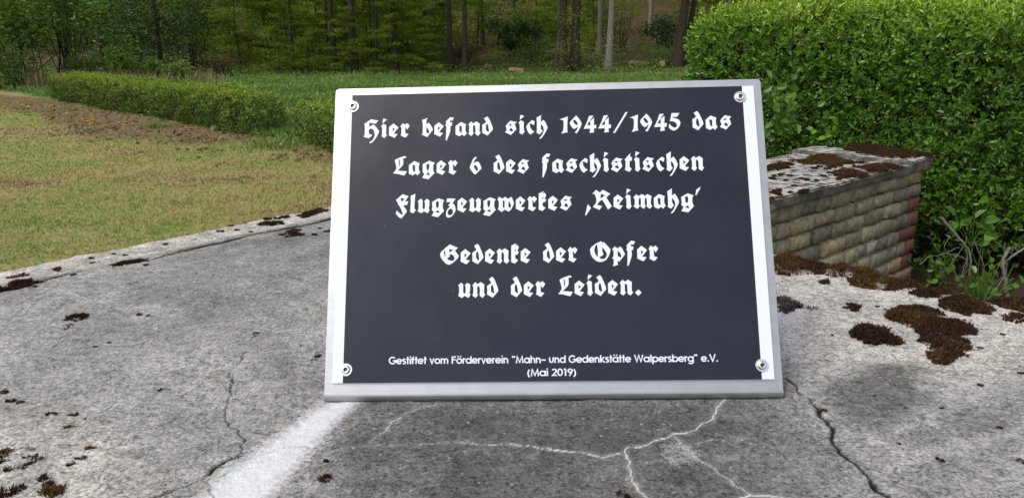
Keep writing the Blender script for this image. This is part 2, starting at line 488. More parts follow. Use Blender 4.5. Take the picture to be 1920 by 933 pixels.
# --- overspray of white paint
band = np.zeros_like(tone)
bl = 607 + (py - 754) * (369 - 607) / 179.0
br = 668 + (py - 758) * (503 - 668) / 175.0
nb = (n_mid - .5) * 30
band = sstep(-48, 34, px - bl + nb) * sstep(44, -34, px - br + nb) * sstep(700, 745, py)
band = np.maximum(band, .62 * blob(1480, 625, 34, 70, 1.7, .5))
band = np.maximum(band, .45 * blob(1275, 850, 45, 26, 1.2, .3))
band = np.maximum(band, .40 * blob(590, 640, 60, 70, 1.3, .3))
band = np.maximum(band, .30 * blob(1500, 560, 60, 60, 1.2, .3))
# --- cracks
white = np.zeros_like(tone); crack = np.zeros_like(tone)
def near(P, pad):
    a = np.array(P)[:, :2]
    lo, hi = a.min(0) - pad, a.max(0) + pad
    return (X > lo[0]) & (X < hi[0]) & (Y > lo[1]) & (Y < hi[1])
for q, (P, hw_, st) in enumerate(WHITE):
    P = fract(P, .14, 3, q); mk = near(P, .01)
    d = seg_dist(X[mk], Y[mk], P)
    wv = hw_ * (.42 + .45 * vn(X[mk] * 90, Y[mk] * 90, 60 + q))
    v = st * sstep(wv * 1.25, wv * .3, d) * .75 + st * .10 * sstep(.006, .001, d)
    white[mk] = np.maximum(white[mk], v)
for q, (P, hw_, st) in enumerate(DARK):
    P = fract(P, .16, 4, 100 + q); mk = near(P, .012)
    d = seg_dist(X[mk], Y[mk], P)
    wv = hw_ * (.35 + 1.4 * vn(X[mk] * 60, Y[mk] * 60, 80 + q))
    v = st * sstep(wv * 1.8, wv * .6, d)
    crack[mk] = np.maximum(crack[mk], v)
P = fract(JOINT, .03, 3, 200); mk = near(P, .02)
d = seg_dist(X[mk], Y[mk], P)
wv = np.clip(.0105 * (vn(X[mk] * 13, Y[mk] * 13, 91) - .16) + .003 * (vn(X[mk] * 70, Y[mk] * 70, 92) - .4), 0, 1)
crack[mk] = np.maximum(crack[mk], sstep(wv * 1.6 + 1e-5, wv * .7, d))
tone = np.clip(tone, .07, .75)
Z = Z - crack * .0022 + white * .0004
keep = (sdj > -.024)
fi = np.arange(len(y_) - 1)[:, None] * len(s_) + np.arange(len(s_) - 1)[None]
kq = keep[:-1, :-1] | keep[1:, :-1] | keep[:-1, 1:] | keep[1:, 1:]
fi = fi[kq]
SF = np.stack([fi, fi + 1, fi + len(s_) + 1, fi + len(s_)], 1)
used = np.unique(SF); remap = np.full(X.size, -1); remap[used] = np.arange(len(used))
m, nt, out = new_mat('weathered_concrete')
tc = nd(nt, 'ShaderNodeTexCoord').outputs['Object']
tn = attr(nt, 'tone').outputs['Fac']
g1 = noise(nt, tc, 120, 5, .75); g2 = noise(nt, tc, 320, 4, .8); g3 = noise(nt, tc, 45, 5, .65)
spk = mth(nt, 'ADD', mth(nt, 'MULTIPLY', g1, 1.5), mth(nt, 'MULTIPLY', g2, 2.6))
spk = mth(nt, 'ADD', spk, mth(nt, 'MULTIPLY', g3, .6))
spk = mth(nt, 'SUBTRACT', spk, 2.35)
fac = mth(nt, 'MAXIMUM', mth(nt, 'ADD', 1.0, mth(nt, 'MULTIPLY', spk, 1.65)), .24)
val = mth(nt, 'MULTIPLY', tn, fac)
gcol = nd(nt, 'ShaderNodeCombineColor', {0: val, 1: val, 2: val}).outputs[0]
wcol = mixc(nt, 1.0, gcol, (1.07, .99, .88), 'MULTIPLY')
ccol = mixc(nt, 1.0, gcol, (1.035, 1.0, .955), 'MULTIPLY')
col = mixc(nt, attr(nt, 'warm').outputs['Fac'], ccol, wcol)
# pale grains and lime specks
vor = nd(nt, 'ShaderNodeTexVoronoi', {'Vector': tc, 'Scale': 150.0, 'Randomness': 1.0})
gr = ramp(nt, vor.outputs['Distance'], [(.16, (1, 1, 1)), (.26, (0, 0, 0))])
pick = ramp(nt, nd(nt, 'ShaderNodeSeparateColor', {0: vor.outputs['Color']}).outputs[0], [(.80, (0, 0, 0)), (.86, (1, 1, 1))])
col = mixc(nt, mth(nt, 'MULTIPLY', mixc(nt, 1.0, gr, pick, 'MULTIPLY'), .30), col, (.60, .58, .54))
vor2 = nd(nt, 'ShaderNodeTexVoronoi', {'Vector': tc, 'Scale': 95.0, 'Randomness': 1.0})
pit = mixc(nt, 1.0, ramp(nt, vor2.outputs['Distance'], [(.13, (1, 1, 1)), (.24, (0, 0, 0))]),
           ramp(nt, nd(nt, 'ShaderNodeSeparateColor', {0: vor2.outputs['Color']}).outputs[1], [(.82, (0, 0, 0)), (.88, (1, 1, 1))]), 'MULTIPLY')
col = mixc(nt, mth(nt, 'MULTIPLY', pit, .6), col, (.045, .04, .034))
blot = ramp(nt, noise(nt, tc, 26, 6, .75, .6), [(.60, (0, 0, 0)), (.70, (1, 1, 1))])
col = mixc(nt, mth(nt, 'MULTIPLY', blot, .30), col, (.42, .40, .37))
pa = attr(nt, 'paint').outputs['Fac']
pfac = ramp(nt, mth(nt, 'ADD', mth(nt, 'MULTIPLY', pa, 1.25), mth(nt, 'MULTIPLY', mth(nt, 'SUBTRACT', g2, .62), 1.3)), [(.22, (0, 0, 0)), (1.05, (.80, .80, .80))])
pfac = mth(nt, 'MULTIPLY', pfac, ramp(nt, pa, [(.0, (0, 0, 0)), (.15, (1, 1, 1))]))
col = mixc(nt, pfac, col, (.64, .65, .67))
col = mixc(nt, attr(nt, 'white').outputs['Fac'], col, (.62, .62, .61))
col = mixc(nt, attr(nt, 'crack').outputs['Fac'], col, (.012, .010, .008))
b = nd(nt, 'ShaderNodeBsdfPrincipled', {'Base Color': col, 'Roughness': .92, 'Specular IOR Level': .2})
hh = mth(nt, 'ADD', mth(nt, 'MULTIPLY', g1, 1.0), mth(nt, 'MULTIPLY', g2, .7))
hh = mth(nt, 'SUBTRACT', hh, mth(nt, 'MULTIPLY', pit, .5))
nt.links.new(nd(nt, 'ShaderNodeBump', {'Height': hh, 'Strength': .55, 'Distance': .004}).outputs[0], b.inputs['Normal'])
nt.links.new(b.outputs[0], out.inputs[0])
M['concrete'] = m
fl = lambda a: a.ravel()[used]
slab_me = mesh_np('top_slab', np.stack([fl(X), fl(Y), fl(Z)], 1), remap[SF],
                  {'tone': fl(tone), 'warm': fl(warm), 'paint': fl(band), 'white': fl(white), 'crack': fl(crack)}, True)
plinth = thing('concrete_plinth', (0, 0, 0), 'grey cracked concrete slab with white paint overspray carrying the dark plaque', 'plinth')
put('top_slab', slab_me, M['concrete'], plinth)
M['render'] = plain('cement_render', (.26, .245, .22), .95, 0, .1, .3, 14, .5)
IN = [(-1.40, .49), (-.150, 1.94)] + [(x - .035, y - .035) for x, y in OUT[2:9]] + [(1.05, .30), (-1.40, .30)]
bm = bmesh.new()
bot = [bm.verts.new((x, y, -.1)) for x, y in IN]; top = [bm.verts.new((x, y, slab_z(x) - .055)) for x, y in IN]
n = len(IN)
bm.faces.new(top[::-1] if False else top)
for i in range(n): bm.faces.new((bot[i], bot[(i + 1) % n], top[(i + 1) % n], top[i]))
bmesh.ops.recalc_face_normals(bm, faces=bm.faces)
put('base_block', bm_mesh('base_block', bm), M['render'], plinth)

# ------------------------------------------------------------ the memorial sign
O = PL['BL']
U = PL['TR'] - PL['TL']; U /= np.linalg.norm(U)
Vv = PL['TL'] - PL['BL']; Vv -= U * (Vv @ U); Vv /= np.linalg.norm(Vv)
Nn = np.cross(U, Vv)                                     # towards the reader
SW, SH = .4500, .3285
sign = thing('memorial_sign', tuple(O), 'stainless steel plaque with dark panel and white blackletter inscription standing on the slab', 'sign')
sign.matrix_world = Matrix([[U[0], Vv[0], Nn[0], O[0]], [U[1], Vv[1], Nn[1], O[1]], [U[2], Vv[2], Nn[2], O[2]], [0, 0, 0, 1]])
def sg(px, py, off=.0):
    o = O + Nn * off
    d = ray(px, py)
    t = ((o - EYE) @ Nn) / (d @ Nn)
    p = EYE + d * t - O
    return np.array([p @ U, p @ Vv])

m, nt, out = new_mat('brushed_steel')
tc = nd(nt, 'ShaderNodeTexCoord').outputs['Object']
mp = nd(nt, 'ShaderNodeMapping', {'Vector': tc, 'Scale': (6, 260, 60)})
ns = noise(nt, mp.outputs[0], 1.0, 4, .6); nb_ = noise(nt, tc, 55, 5, .6)
rg = ramp(nt, nb_, [(.3, (.36, .36, .36)), (.7, (.43, .43, .43))])
col = ramp(nt, nb_, [(.28, (.385, .392, .405)), (.5, (.415, .423, .435)), (.72, (.435, .443, .455))])
b = nd(nt, 'ShaderNodeBsdfPrincipled', {'Base Color': col, 'Metallic': .92, 'Roughness': rg})
nt.links.new(nd(nt, 'ShaderNodeBump', {'Height': ns, 'Strength': .16, 'Distance': .001}).outputs[0], b.inputs['Normal'])
nt.links.new(b.outputs[0], out.inputs[0])
M['steel'] = m
m, nt, out = new_mat('screw_steel')
b = nd(nt, 'ShaderNodeBsdfPrincipled', {'Base Color': (.78, .77, .74, 1), 'Metallic': 1.0, 'Roughness': .18})
nt.links.new(b.outputs[0], out.inputs[0]); M['screw'] = m
M['socket'] = plain('socket_shadow', (.10, .10, .10), .4, .8, .5, .1, 400)
m, nt, out = new_mat('anthracite_print')
tc = nd(nt, 'ShaderNodeTexCoord').outputs['Object']
nn_ = noise(nt, tc, 11, 5, .65)
prgh = ramp(nt, nn_, [(.3, (.17, .17, .17)), (.7, (.30, .30, .30))])
pcol = ramp(nt, nn_, [(.3, (.007, .0095, .018)), (.75, (.0125, .015, .024))])
dv = nd(nt, 'ShaderNodeTexVoronoi', {'Vector': tc, 'Scale': 70.0})
dust = mixc(nt, 1.0, ramp(nt, dv.outputs['Distance'], [(.035, (1, 1, 1)), (.06, (0, 0, 0))]), ramp(nt, nd(nt, 'ShaderNodeSeparateColor', {0: dv.outputs['Color']}).outputs[0], [(.90, (0, 0, 0)), (.93, (1, 1, 1))]), 'MULTIPLY')
pcol = mixc(nt, mth(nt, 'MULTIPLY', dust, .35), pcol, (.2, .2, .19))
b = nd(nt, 'ShaderNodeBsdfPrincipled', {'Base Color': pcol, 'Roughness': prgh, 'Specular IOR Level': .36,
     'Coat Weight': 0.0})
nt.links.new(b.outputs[0], out.inputs[0]); M['panel'] = m
M['white'] = plain('white_print', (.60, .64, .70), .40, 0, .35, .015, 50)

def outline_mesh(name, pts, z0, z1, mat):
    bm = bmesh.new()
    lo = [bm.verts.new((*p, z0)) for p in pts]; hi = [bm.verts.new((*p, z1)) for p in pts]
    n = len(pts)
    bm.faces.new(hi); bm.faces.new(lo[::-1])
    for i in range(n): bm.faces.new((lo[i], lo[(i + 1) % n], hi[(i + 1) % n], hi[i]))
    bmesh.ops.recalc_face_normals(bm, faces=bm.faces)
    return bm
BEND = .0065
def rounded(x0, y0, x1, y1, r, bottom=False):
    P = []
    if bottom:
        for a in range(180, 271, 15): P.append((x0 + r + r * math.cos(R(a)), y0 + r + r * math.sin(R(a))))
        for a in range(270, 361, 15): P.append((x1 - r + r * math.cos(R(a)), y0 + r + r * math.sin(R(a))))
    else:
        P += [(x0, y0), (x1, y0)]
    for a in range(0, 91, 15): P.append((x1 - r + r * math.cos(R(a)), y1 - r + r * math.sin(R(a))))
    for a in range(90, 181, 15): P.append((x0 + r + r * math.cos(R(a)), y1 - r + r * math.sin(R(a))))
    return P
TH = .003
bm = outline_mesh('backing_plate', rounded(0, BEND, SW, SH, .004), -TH, 0, None)
top_e = [e for e in bm.edges if all(abs(v.co.z) < 1e-6 for v in e.verts) and len(e.link_faces) == 2 and not all(v.co.y < BEND + 1e-5 for v in e.verts)]
bmesh.ops.bevel(bm, geom=top_e, offset=.0006, segments=2, affect='EDGES')
# bent foot: turns back until it lies flat on the slab
lean = math.atan2(-(Vv[1]), Vv[2])
turn = math.pi / 2 - abs(math.atan2(Vv[1], Vv[2])) + 0.0
ro = BEND
prof = []
for k in range(9):
    a = (math.pi - (math.pi / 2 - abs(math.atan2(Vv[1], Vv[2])))) * k / 8
    a = (math.pi / 2 + abs(math.atan2(Vv[1], Vv[2]))) * k / 8 if False else (math.pi / 2 - 0.0 + 0) * k / 8 * 1.29
    prof.append(a)
aT = prof[-1]
outer = [(BEND - ro * math.sin(a), -ro + ro * math.cos(a)) for a in prof]
inner = [(BEND - (ro - TH) * math.sin(a), -ro + (ro - TH) * math.cos(a)) for a in prof]
td = (-math.cos(aT), -math.sin(aT))
outer.append((outer[-1][0] + td[0] * .13, outer[-1][1] + td[1] * .13)); inner.append((inner[-1][0] + td[0] * .13, inner[-1][1] + td[1] * .13))
loop = outer + inner[::-1]
A = [bm.verts.new((0, v, w)) for v, w in loop]; B = [bm.verts.new((SW, v, w)) for v, w in loop]
k = len(loop); ns_ = []
for i in range(k): ns_.append(bm.faces.new((A[i], A[(i + 1) % k], B[(i + 1) % k], B[i])))
ho = len(outer)
for S in (A, B):
    for i in range(ho - 1):
        ns_.append(bm.faces.new((S[i], S[i + 1], S[k - 2 - i], S[k - 1 - i])))
bmesh.ops.recalc_face_normals(bm, faces=ns_)
plate = put('backing_plate', bm_mesh('backing_plate', bm), M['steel'], sign)
for u0 in (.07, .375):
    bm = bmesh.new()
    tri = [(.25, -TH - .001), (.012, -.012), (outer[-1][0] + td[0] * -.01 + .004, outer[-1][1] - td[1] * .01)]
    lo = [bm.verts.new((u0, *p)) for p in tri]; hi = [bm.verts.new((u0 + .004, *p)) for p in tri]
    bm.faces.new(lo); bm.faces.new(hi[::-1])
    for i in range(3): bm.faces.new((lo[i], lo[(i + 1) % 3], hi[(i + 1) % 3], hi[i]))
    bmesh.ops.recalc_face_normals(bm, faces=bm.faces)
    put('support_bracket', bm_mesh('support_bracket', bm), M['steel'], sign)
PO = .0031
pTL, pTR, pBR, pBL = sg(641, 180, PO), sg(1411.5, 160, PO), sg(1453.5, 710, PO), sg(623.5, 718, PO)
u0 = (pTL[0] + pBL[0]) / 2; u1 = (pTR[0] + pBR[0]) / 2; v0 = (pBL[1] + pBR[1]) / 2; v1 = (pTL[1] + pTR[1]) / 2
d0 = (sg(659.5, 180, PO)[0] + sg(644, 718, PO)[0]) / 2; d1 = (sg(1390, 161, PO)[0] + sg(1430, 710, PO)[0]) / 2
bm = outline_mesh('p', [(d0, v0), (d1, v0), (d1, v1), (d0, v1)], .0002, .003, None)
panel = put('information_panel', bm_mesh('information_panel', bm), M['panel'], sign)
for a, c_ in ((u0, d0), (d1, u1)):
    bm = outline_mesh('p', [(a, v0), (c_, v0), (c_, v1), (a, v1)], .0002, .003, None)
    put('edge_strip', bm_mesh('edge_strip', bm), M['white'], panel)
# screws
def revolve(bm, prof, seg=28, c=(0, 0)):
    rings = []
    for r, z in prof:
        rings.append([bm.verts.new((c[0] + r * math.cos(2 * math.pi * i / seg), c[1] + r * math.sin(2 * math.pi * i / seg), z)) for i in range(seg)])
    for a, b_ in zip(rings[:-1], rings[1:]):
        for i in range(seg): bm.faces.new((a[i], a[(i + 1) % seg], b_[(i + 1) % seg], b_[i]))
    return rings
for px_, py_ in ((661.3, 199), (1388.3, 181), (648.2, 692.4), (1429.4, 684)):
    cu, cv = sg(px_, py_, .005)
    bm = bmesh.new()
    bmz = .0031
    rg_ = revolve(bm, [(.0046, bmz + .0009), (.0046, bmz + .0014), (.0042, bmz + .0022), (.0034, bmz + .0028), (.0022, bmz + .0031), (.0021, bmz + .0030)], c=(cu, cv))
    sc_ = put('screw', bm_mesh('screw', bm, True), M['screw'], sign)
    bm = bmesh.new()
    rg_ = revolve(bm, [(.0063, bmz), (.0063, bmz + .0006), (.0060, bmz + .0009), (.0030, bmz + .0009)], c=(cu, cv))
    put('washer', bm_mesh('washer', bm, False), M['screw'], sc_)
    bm = bmesh.new()
    rg_ = revolve(bm, [(.0021, bmz + .0030), (.0018, bmz + .0012), (.0001, bmz + .0010)], seg=6, c=(cu, cv))
    put('hex_socket', bm_mesh('hex_socket', bm, False), M['socket'], sc_)

# ---- blackletter, each letter drawn once as outlines (in the pixels of the crop it was measured on)
FR = {'A': (670, 210, 10.667), 'B': (850, 200, 10.667), 'C': (1040, 200, 10.667), 'D': (1200, 190, 10.667), 'E': (730, 275, 10.667),
      'F': (730, 350, 10.667), 'K': (900, 345, 10.667), 'R': (1090, 340, 8.0), 'G': (820, 445, 10.667), 'O': (1090, 440, 10.667),
      'S': (1010, 275, 10.667), 'L': (1030, 505, 10.667)}
BASE = {1: (735, 258.7), 2: (829.8, 328), 3: (869.7, 398.3), 4: (874.8, 495.3), 5: (994.4, 556.3)}
GL = {
 'H': ('A', 1, [[(135,238),(275,145),(350,160),(422,168),(365,235),(330,225),(240,212),(236,300),(325,247),(385,312),(435,385),(415,440),(375,510),(330,575),(290,612),(262,622),(240,612),(240,598),(285,580),(325,530),(345,480),(345,440),(340,400),(325,365),(295,335),(265,330),(237,345),(227,385),(232,435),(250,445),(302,455),(232,525),(125,497),(145,445),(150,330),(147,265)]]),
 'i': ('A', 1, [[(515,130),(590,155),(495,235)], [(470,292),(515,238),(575,268),(570,400),(572,445),(588,462),(535,525),(480,490),(490,440),(492,330),(488,312)]]),
 'e': ('A', 1, [[(635,300),(722,233),(822,310),(725,430),(805,447),(742,520),(628,468),(632,400)], [(705,315),(748,345),(706,395)]]),
 'r': ('A', 1, [[(857,290),(905,230),(950,262),(988,230),(1040,275),(1035,295),(990,360),(960,310),(952,320),(955,432),(1022,450),(955,520),(865,475),(875,430),(880,330)]]),
 'b': ('A', 1, [[(1287,175),(1408,130),(1380,165),(1380,265),(1425,225),(1465,275),(1505,350),(1503,375),(1395,515),(1285,462),(1305,420),(1308,270),(1300,205)], [(1380,312),(1420,365),(1440,410),(1425,435),(1385,430),(1376,400)]]),
 'f': ('S', 2, [[(75,215),(165,127),(240,145),(205,203),(160,198),(153,215),(165,240),(205,240),(195,305),(168,310),(170,400),(163,440),(105,600),(90,608),(78,600),(85,480),(88,320),(65,305),(80,275)]]),
 'a': ('B', 1, [[(32,400),(135,318),(248,362),(232,400),(230,490),(258,540),(205,600),(165,565),(108,602),(32,565)], [(105,400),(135,395),(158,405),(157,525),(140,530),(112,505)]]),
 'n': ('B', 1, [[(297,370),(350,312),(397,350),(455,310),(525,355),(520,440),(518,510),(543,540),(490,600),(435,560),(440,470),(435,405),(418,385),(395,390),(388,420),(388,520),(405,545),(358,602),(297,560),(312,520),(315,410)]]),
 'd': ('B', 1, [[(612,250),(680,208),(715,250),(755,340),(785,420),(793,470),(685,592),(578,535),(582,460),(578,378),(655,325),(650,305)], [(678,352),(692,370),(705,430),(715,510),(690,515),(655,480),(650,430),(655,380)]]),
 's': ('B', 1, [[(1047,405),(1070,370),(1145,295),(1200,312),(1272,322),(1228,362),(1262,465),(1155,582),(1035,528),(1070,480),(1065,455)], [(1108,362),(1180,372),(1137,405)], [(1160,437),(1185,470),(1195,510),(1165,512),(1110,485)]]),
 'c': ('B', 1, [[(1462,415),(1490,360),(1575,282),(1628,308),(1615,385),(1560,355),(1535,350),(1527,365),(1540,430),(1575,485),(1625,510),(1550,570),(1510,545),(1475,480)]]),
 'h': ('B', 1, [[(1665,235),(1758,178),(1752,320),(1808,275),(1850,335),(1888,420),(1880,455),(1830,550),(1780,625),(1745,655),(1718,650),(1770,590),(1805,520),(1815,470),(1800,415),(1760,365),(1750,385),(1755,455),(1785,495),(1785,505),(1725,567),(1665,532),(1675,480),(1672,310)]]),
 '1': ('C', 1, [[(105,270),(190,240),(270,210),(262,350),(260,470),(268,525),(140,555),(175,495),(185,440),(188,330),(178,290),(150,278)]]),
 '9': ('C', 1, [[(298,350),(310,310),(425,190),(490,260),(535,340),(535,370),(510,430),(440,545),(398,530),(445,470),(470,405),(390,462),(335,420)], [(370,278),(400,275),(440,315),(458,360),(440,385),(405,365),(365,310)]]),
 '4': ('C', 1, [[(575,455),(645,310),(685,195),(772,190),(640,382),(705,382),(712,345),(705,298),(785,232),(780,380),(830,372),(825,445),(782,448),(780,490),(785,525),(690,535),(705,490),(705,448)]]),
 '/': ('C', 1, [[(1420,127),(1462,127),(1215,540),(1172,540)]]),
 '5': ('D', 1, [[(640,245),(797,243),(748,322),(660,316),(655,332),(720,350),(790,380),(818,430),(805,490),(760,560),(690,597),(640,582),(587,540),(592,465),(602,465),(640,510),(690,537),(730,530),(750,495),(735,450),(700,422),(650,405),(605,408),(622,335)]]),
 'L': ('E', 2, [[(105,275),(130,255),(210,218),(310,188),(343,218),(275,238),(280,300),(278,345),(255,390),(165,480),(350,493),(297,578),(160,542),(72,537),(110,490),(135,450),(140,410),(128,350)], [(185,262),(203,260),(210,330),(205,385),(193,410)]]),
 'g': ('E', 2, [[(670,355),(800,282),(912,320),(885,370),(880,450),(890,495),(908,530),(785,652),(658,625),(705,550),(668,510),(675,440)], [(752,345),(790,342),(805,360),(803,430),(790,460),(768,480),(748,440),(747,370)], [(790,510),(820,572),(735,558)]]),
 '6': ('E', 2, [[(1605,410),(1640,320),(1680,235),(1722,200),(1750,213),(1705,265),(1680,335),(1755,290),(1800,320),(1838,410),(1840,435),(1722,552),(1680,530),(1625,455)], [(1700,365),(1730,370),(1760,410),(1780,460),(1765,480),(1740,475),(1705,430),(1687,390)]]),
 'F': ('F', 3, [[(130,262),(265,147),(385,188),(310,290),(378,290),(355,360),(275,370),(355,485),(300,560),(238,632),(190,605),(125,530),(152,473),(200,525),(250,560),(270,550),(250,480),(210,395),(190,365),(170,355),(178,335),(165,310)], [(225,222),(305,240),(250,298),(235,280)]]),
 'l': ('F', 3, [[(430,183),(525,140),(515,230),(505,380),(505,435),(532,468),(480,535),(418,497),(425,430),(432,290)]]),
 'u': ('F', 3, [[(572,295),(630,240),(670,275),(668,360),(668,425),(685,452),(708,445),(718,400),(718,315),(700,300),(748,242),(805,275),(803,380),(790,445),(812,468),(768,533),(697,490),(640,533),(568,492),(588,440),(590,330)]]),
 'z': ('F', 3, [[(1168,233),(1337,237),(1278,320),(1320,375),(1337,440),(1330,490),(1290,560),(1240,605),(1190,618),(1155,600),(1143,560),(1150,500),(1170,450),(1228,392),(1190,378),(1240,302),(1155,310)], [(1245,437),(1272,450),(1285,490),(1278,540),(1240,570),(1205,568),(1180,540),(1175,510),(1190,470),(1215,445)]]),
 'w': ('K', 3, [[(362,310),(400,262),(463,302),(515,265),(580,305),(635,262),(665,310),(692,390),(680,430),(630,525),(585,560),(507,520),(445,565),(370,515),(388,470),(390,360)], [(467,340),(490,335),(505,350),(505,480),(490,488),(470,470)], [(580,350),(605,370),(632,425),(630,475),(605,482),(583,470)]]),
 'k': ('K', 3, [[(1185,190),(1285,140),(1262,190),(1270,197),(1297,168),(1335,220),(1303,297),(1335,308),(1325,340),(1300,365),(1260,370),(1265,435),(1320,475),(1260,537),(1185,512)], [(1260,253),(1285,280),(1260,305)]]),
 'R': ('R', 3, [[(163,187),(220,127),(278,170),(318,125),(433,187),(372,240),(455,375),(397,423),(375,380),(310,272),(270,300),(232,350),(312,372),(268,427),(172,385),(215,330),(225,280),(210,215),(195,190)], [(293,185),(353,212),(280,258)]]),
 'm': ('R', 3, [[(778,237),(822,192),(862,218),(905,188),(948,215),(992,188),(1052,222),(1040,280),(1042,340),(1062,370),(1027,410),(980,378),(983,310),(977,250),(955,242),(948,300),(950,345),(968,362),(935,410),(887,375),(893,310),(890,250),(868,238),(858,290),(858,345),(877,365),(840,412),(783,375),(800,340),(800,270)]]),
 ',': ('R', 3, [[(95,343),(143,403),(68,515),(55,510)]]),
 "'": ('R', 3, [[(1742,130),(1808,85),(1790,130),(1742,215),(1728,212)]]),
 'G': ('G', 4, [[(53,330),(75,285),(160,205),(250,138),(300,160),(410,205),(350,260),(430,370),(400,420),(310,505),(230,548),(160,515),(90,435),(60,380)], [(155,240),(160,385),(143,370),(130,310),(140,265)], [(237,225),(315,247),(237,302)], [(240,340),(280,332),(325,365),(343,415),(330,455),(290,468),(240,455),(185,420),(247,380),(240,360)]]),
 'O': ('O', 4, [[(182,300),(210,250),(300,180),(400,135),(418,140),(415,180),(455,148),(588,285),(588,340),(560,430),(500,510),(440,542),(380,550),(310,530),(240,470),(195,390)], [(325,195),(340,330),(340,445),(325,445),(285,380),(267,310),(280,250),(300,215)], [(420,250),(470,300),(515,370),(520,410),(500,460),(460,485),(410,490),(362,462),(450,405),(430,330)]]),
 'p': ('O', 4, [[(627,295),(683,238),(735,280),(787,238),(820,265),(885,385),(870,420),(772,542),(738,530),(735,560),(747,605),(645,637),(660,580),(662,490),(628,480),(655,430),(660,380),(655,320)], [(740,320),(780,360),(812,420),(805,460),(745,435),(738,390)]]),
 't': ('S', 2, [[(1700,237),(1815,105),(1803,182),(1848,185),(1838,262),(1798,262),(1797,380),(1840,420),(1800,480),(1703,445),(1718,390),(1718,265)]]),
 '.': ('L', 5, [[(1785,402),(1850,463),(1782,528),(1715,463)]]),
}
LO = .00325
VB = {k: sg(*v, LO)[1] for k, v in BASE.items()}
# the line of type is slightly turned against the level: measure it on the first line
GL2 = {}
for ch, (fr, line, polys) in GL.items():
    ox, oy, s = FR[fr]
    P = [np.array([sg(ox + x / s, oy + y / s, LO) for x, y in p]) for p in polys]
    umin = min(p[:, 0].min() for p in P); umax = max(p[:, 0].max() for p in P)
    # baseline slope of the whole text block
    uref = sg(*BASE[line], LO)[0]
    for p in P: p[:, 1] -= VB[line]; p[:, 0] -= umin
    GL2[ch] = (umax - umin, P)
# pull every letter onto the common foot line
for ch, (w, P) in GL2.items():
    lo = min(p[:, 1].min() for p in P)
    if ch in "iernadsc1945lLu6wkRmtb" and abs(lo) < .004:
        for p in P: p[:, 1] -= lo * .8
TEXT = [
 (1, [('Hier', 681.7, 767.5), ('befand', 790.4, 924.3), ('sich', 947, 1027), ('1944/1945', 1049.8, 1276.9), ('das', 1299.8, 1373.2)]),
 (2, [('Lager', 736.8, 857.5), ('6', 880.5, 902.6), ('des', 925.5, 992.6), ('faschistischen', 1016, 1320.5)]),
 (3, [('Flugzeugwerkes', 741.7, 1073), (",Reimahg'", 1096.9, 1316)]),
 (4, [('Gedenke', 825, 995.1), ('der', 1018.5, 1083), ('Opfer', 1107, 1235)]),
 (5, [('und', 858.9, 934.4), ('der', 958, 1022.3), ('Leiden.', 1046.9, 1203.4)]),
]
# foot line measured at the right end too (photograph pixels)
BASE_R = {1: (1312, 244.2), 2: (1290, 320.5), 3: (1248, 391), 4: (1209, 489.5), 5: (1155, 553.8)}
for line, words in TEXT:
    uL, vL = sg(*BASE[line], LO); uR, vR = sg(*BASE_R[line], LO)
    slope = (vR - vL) / (uR - uL)
    V = []; Fc = []; nv = 0
    vm = sum(1 for _ in words)
    for wd, xa, xb in words:
        yl = BASE[line][1]
        ua = sg(xa, yl, LO)[0]; ub = sg(xb, yl - (xb - BASE[line][0]) * .02, LO)[0]
        tot = sum(GL2[ch][0] for ch in wd)
        ng = max(1, len(wd) - 1)
        gap = (ub - ua - tot) / ng
        k = 1.0
        if gap < .0012 or len(wd) == 1 or gap > .0035:      # keep the letters' own spacing near the measured one
            g0 = min(max(gap, .0014), .0030)
            k = (ub - ua - g0 * (len(wd) - 1)) / tot; gap = g0
        u = ua
        for ch in wd:
            w, P = GL2[ch]
            vb = vL + slope * (u + w * k / 2 - uL)
            loops = [[Vector((u + p[0] * k, vb + p[1], LO)) for p in q] for q in P]
            groups = [[loops[0]], [loops[1]]] if ch == 'i' else [loops]
            for g in groups:
                tris = geometry.tessellate_polygon(g)
                flat = [p for q in g for p in q]
                V += [tuple(p) for p in flat]
                for t in tris:
                    a, b_, c_ = (flat[i] for i in t)
                    t = tuple(t)
                    if (b_ - a).cross(c_ - a).z < 0: t = t[::-1]
                    Fc.append([i + nv for i in t])
                nv += len(flat)
            u += w * k + gap
    put('inscription', mesh_np('inscription', np.array(V), np.array(Fc)), M['white'], panel)

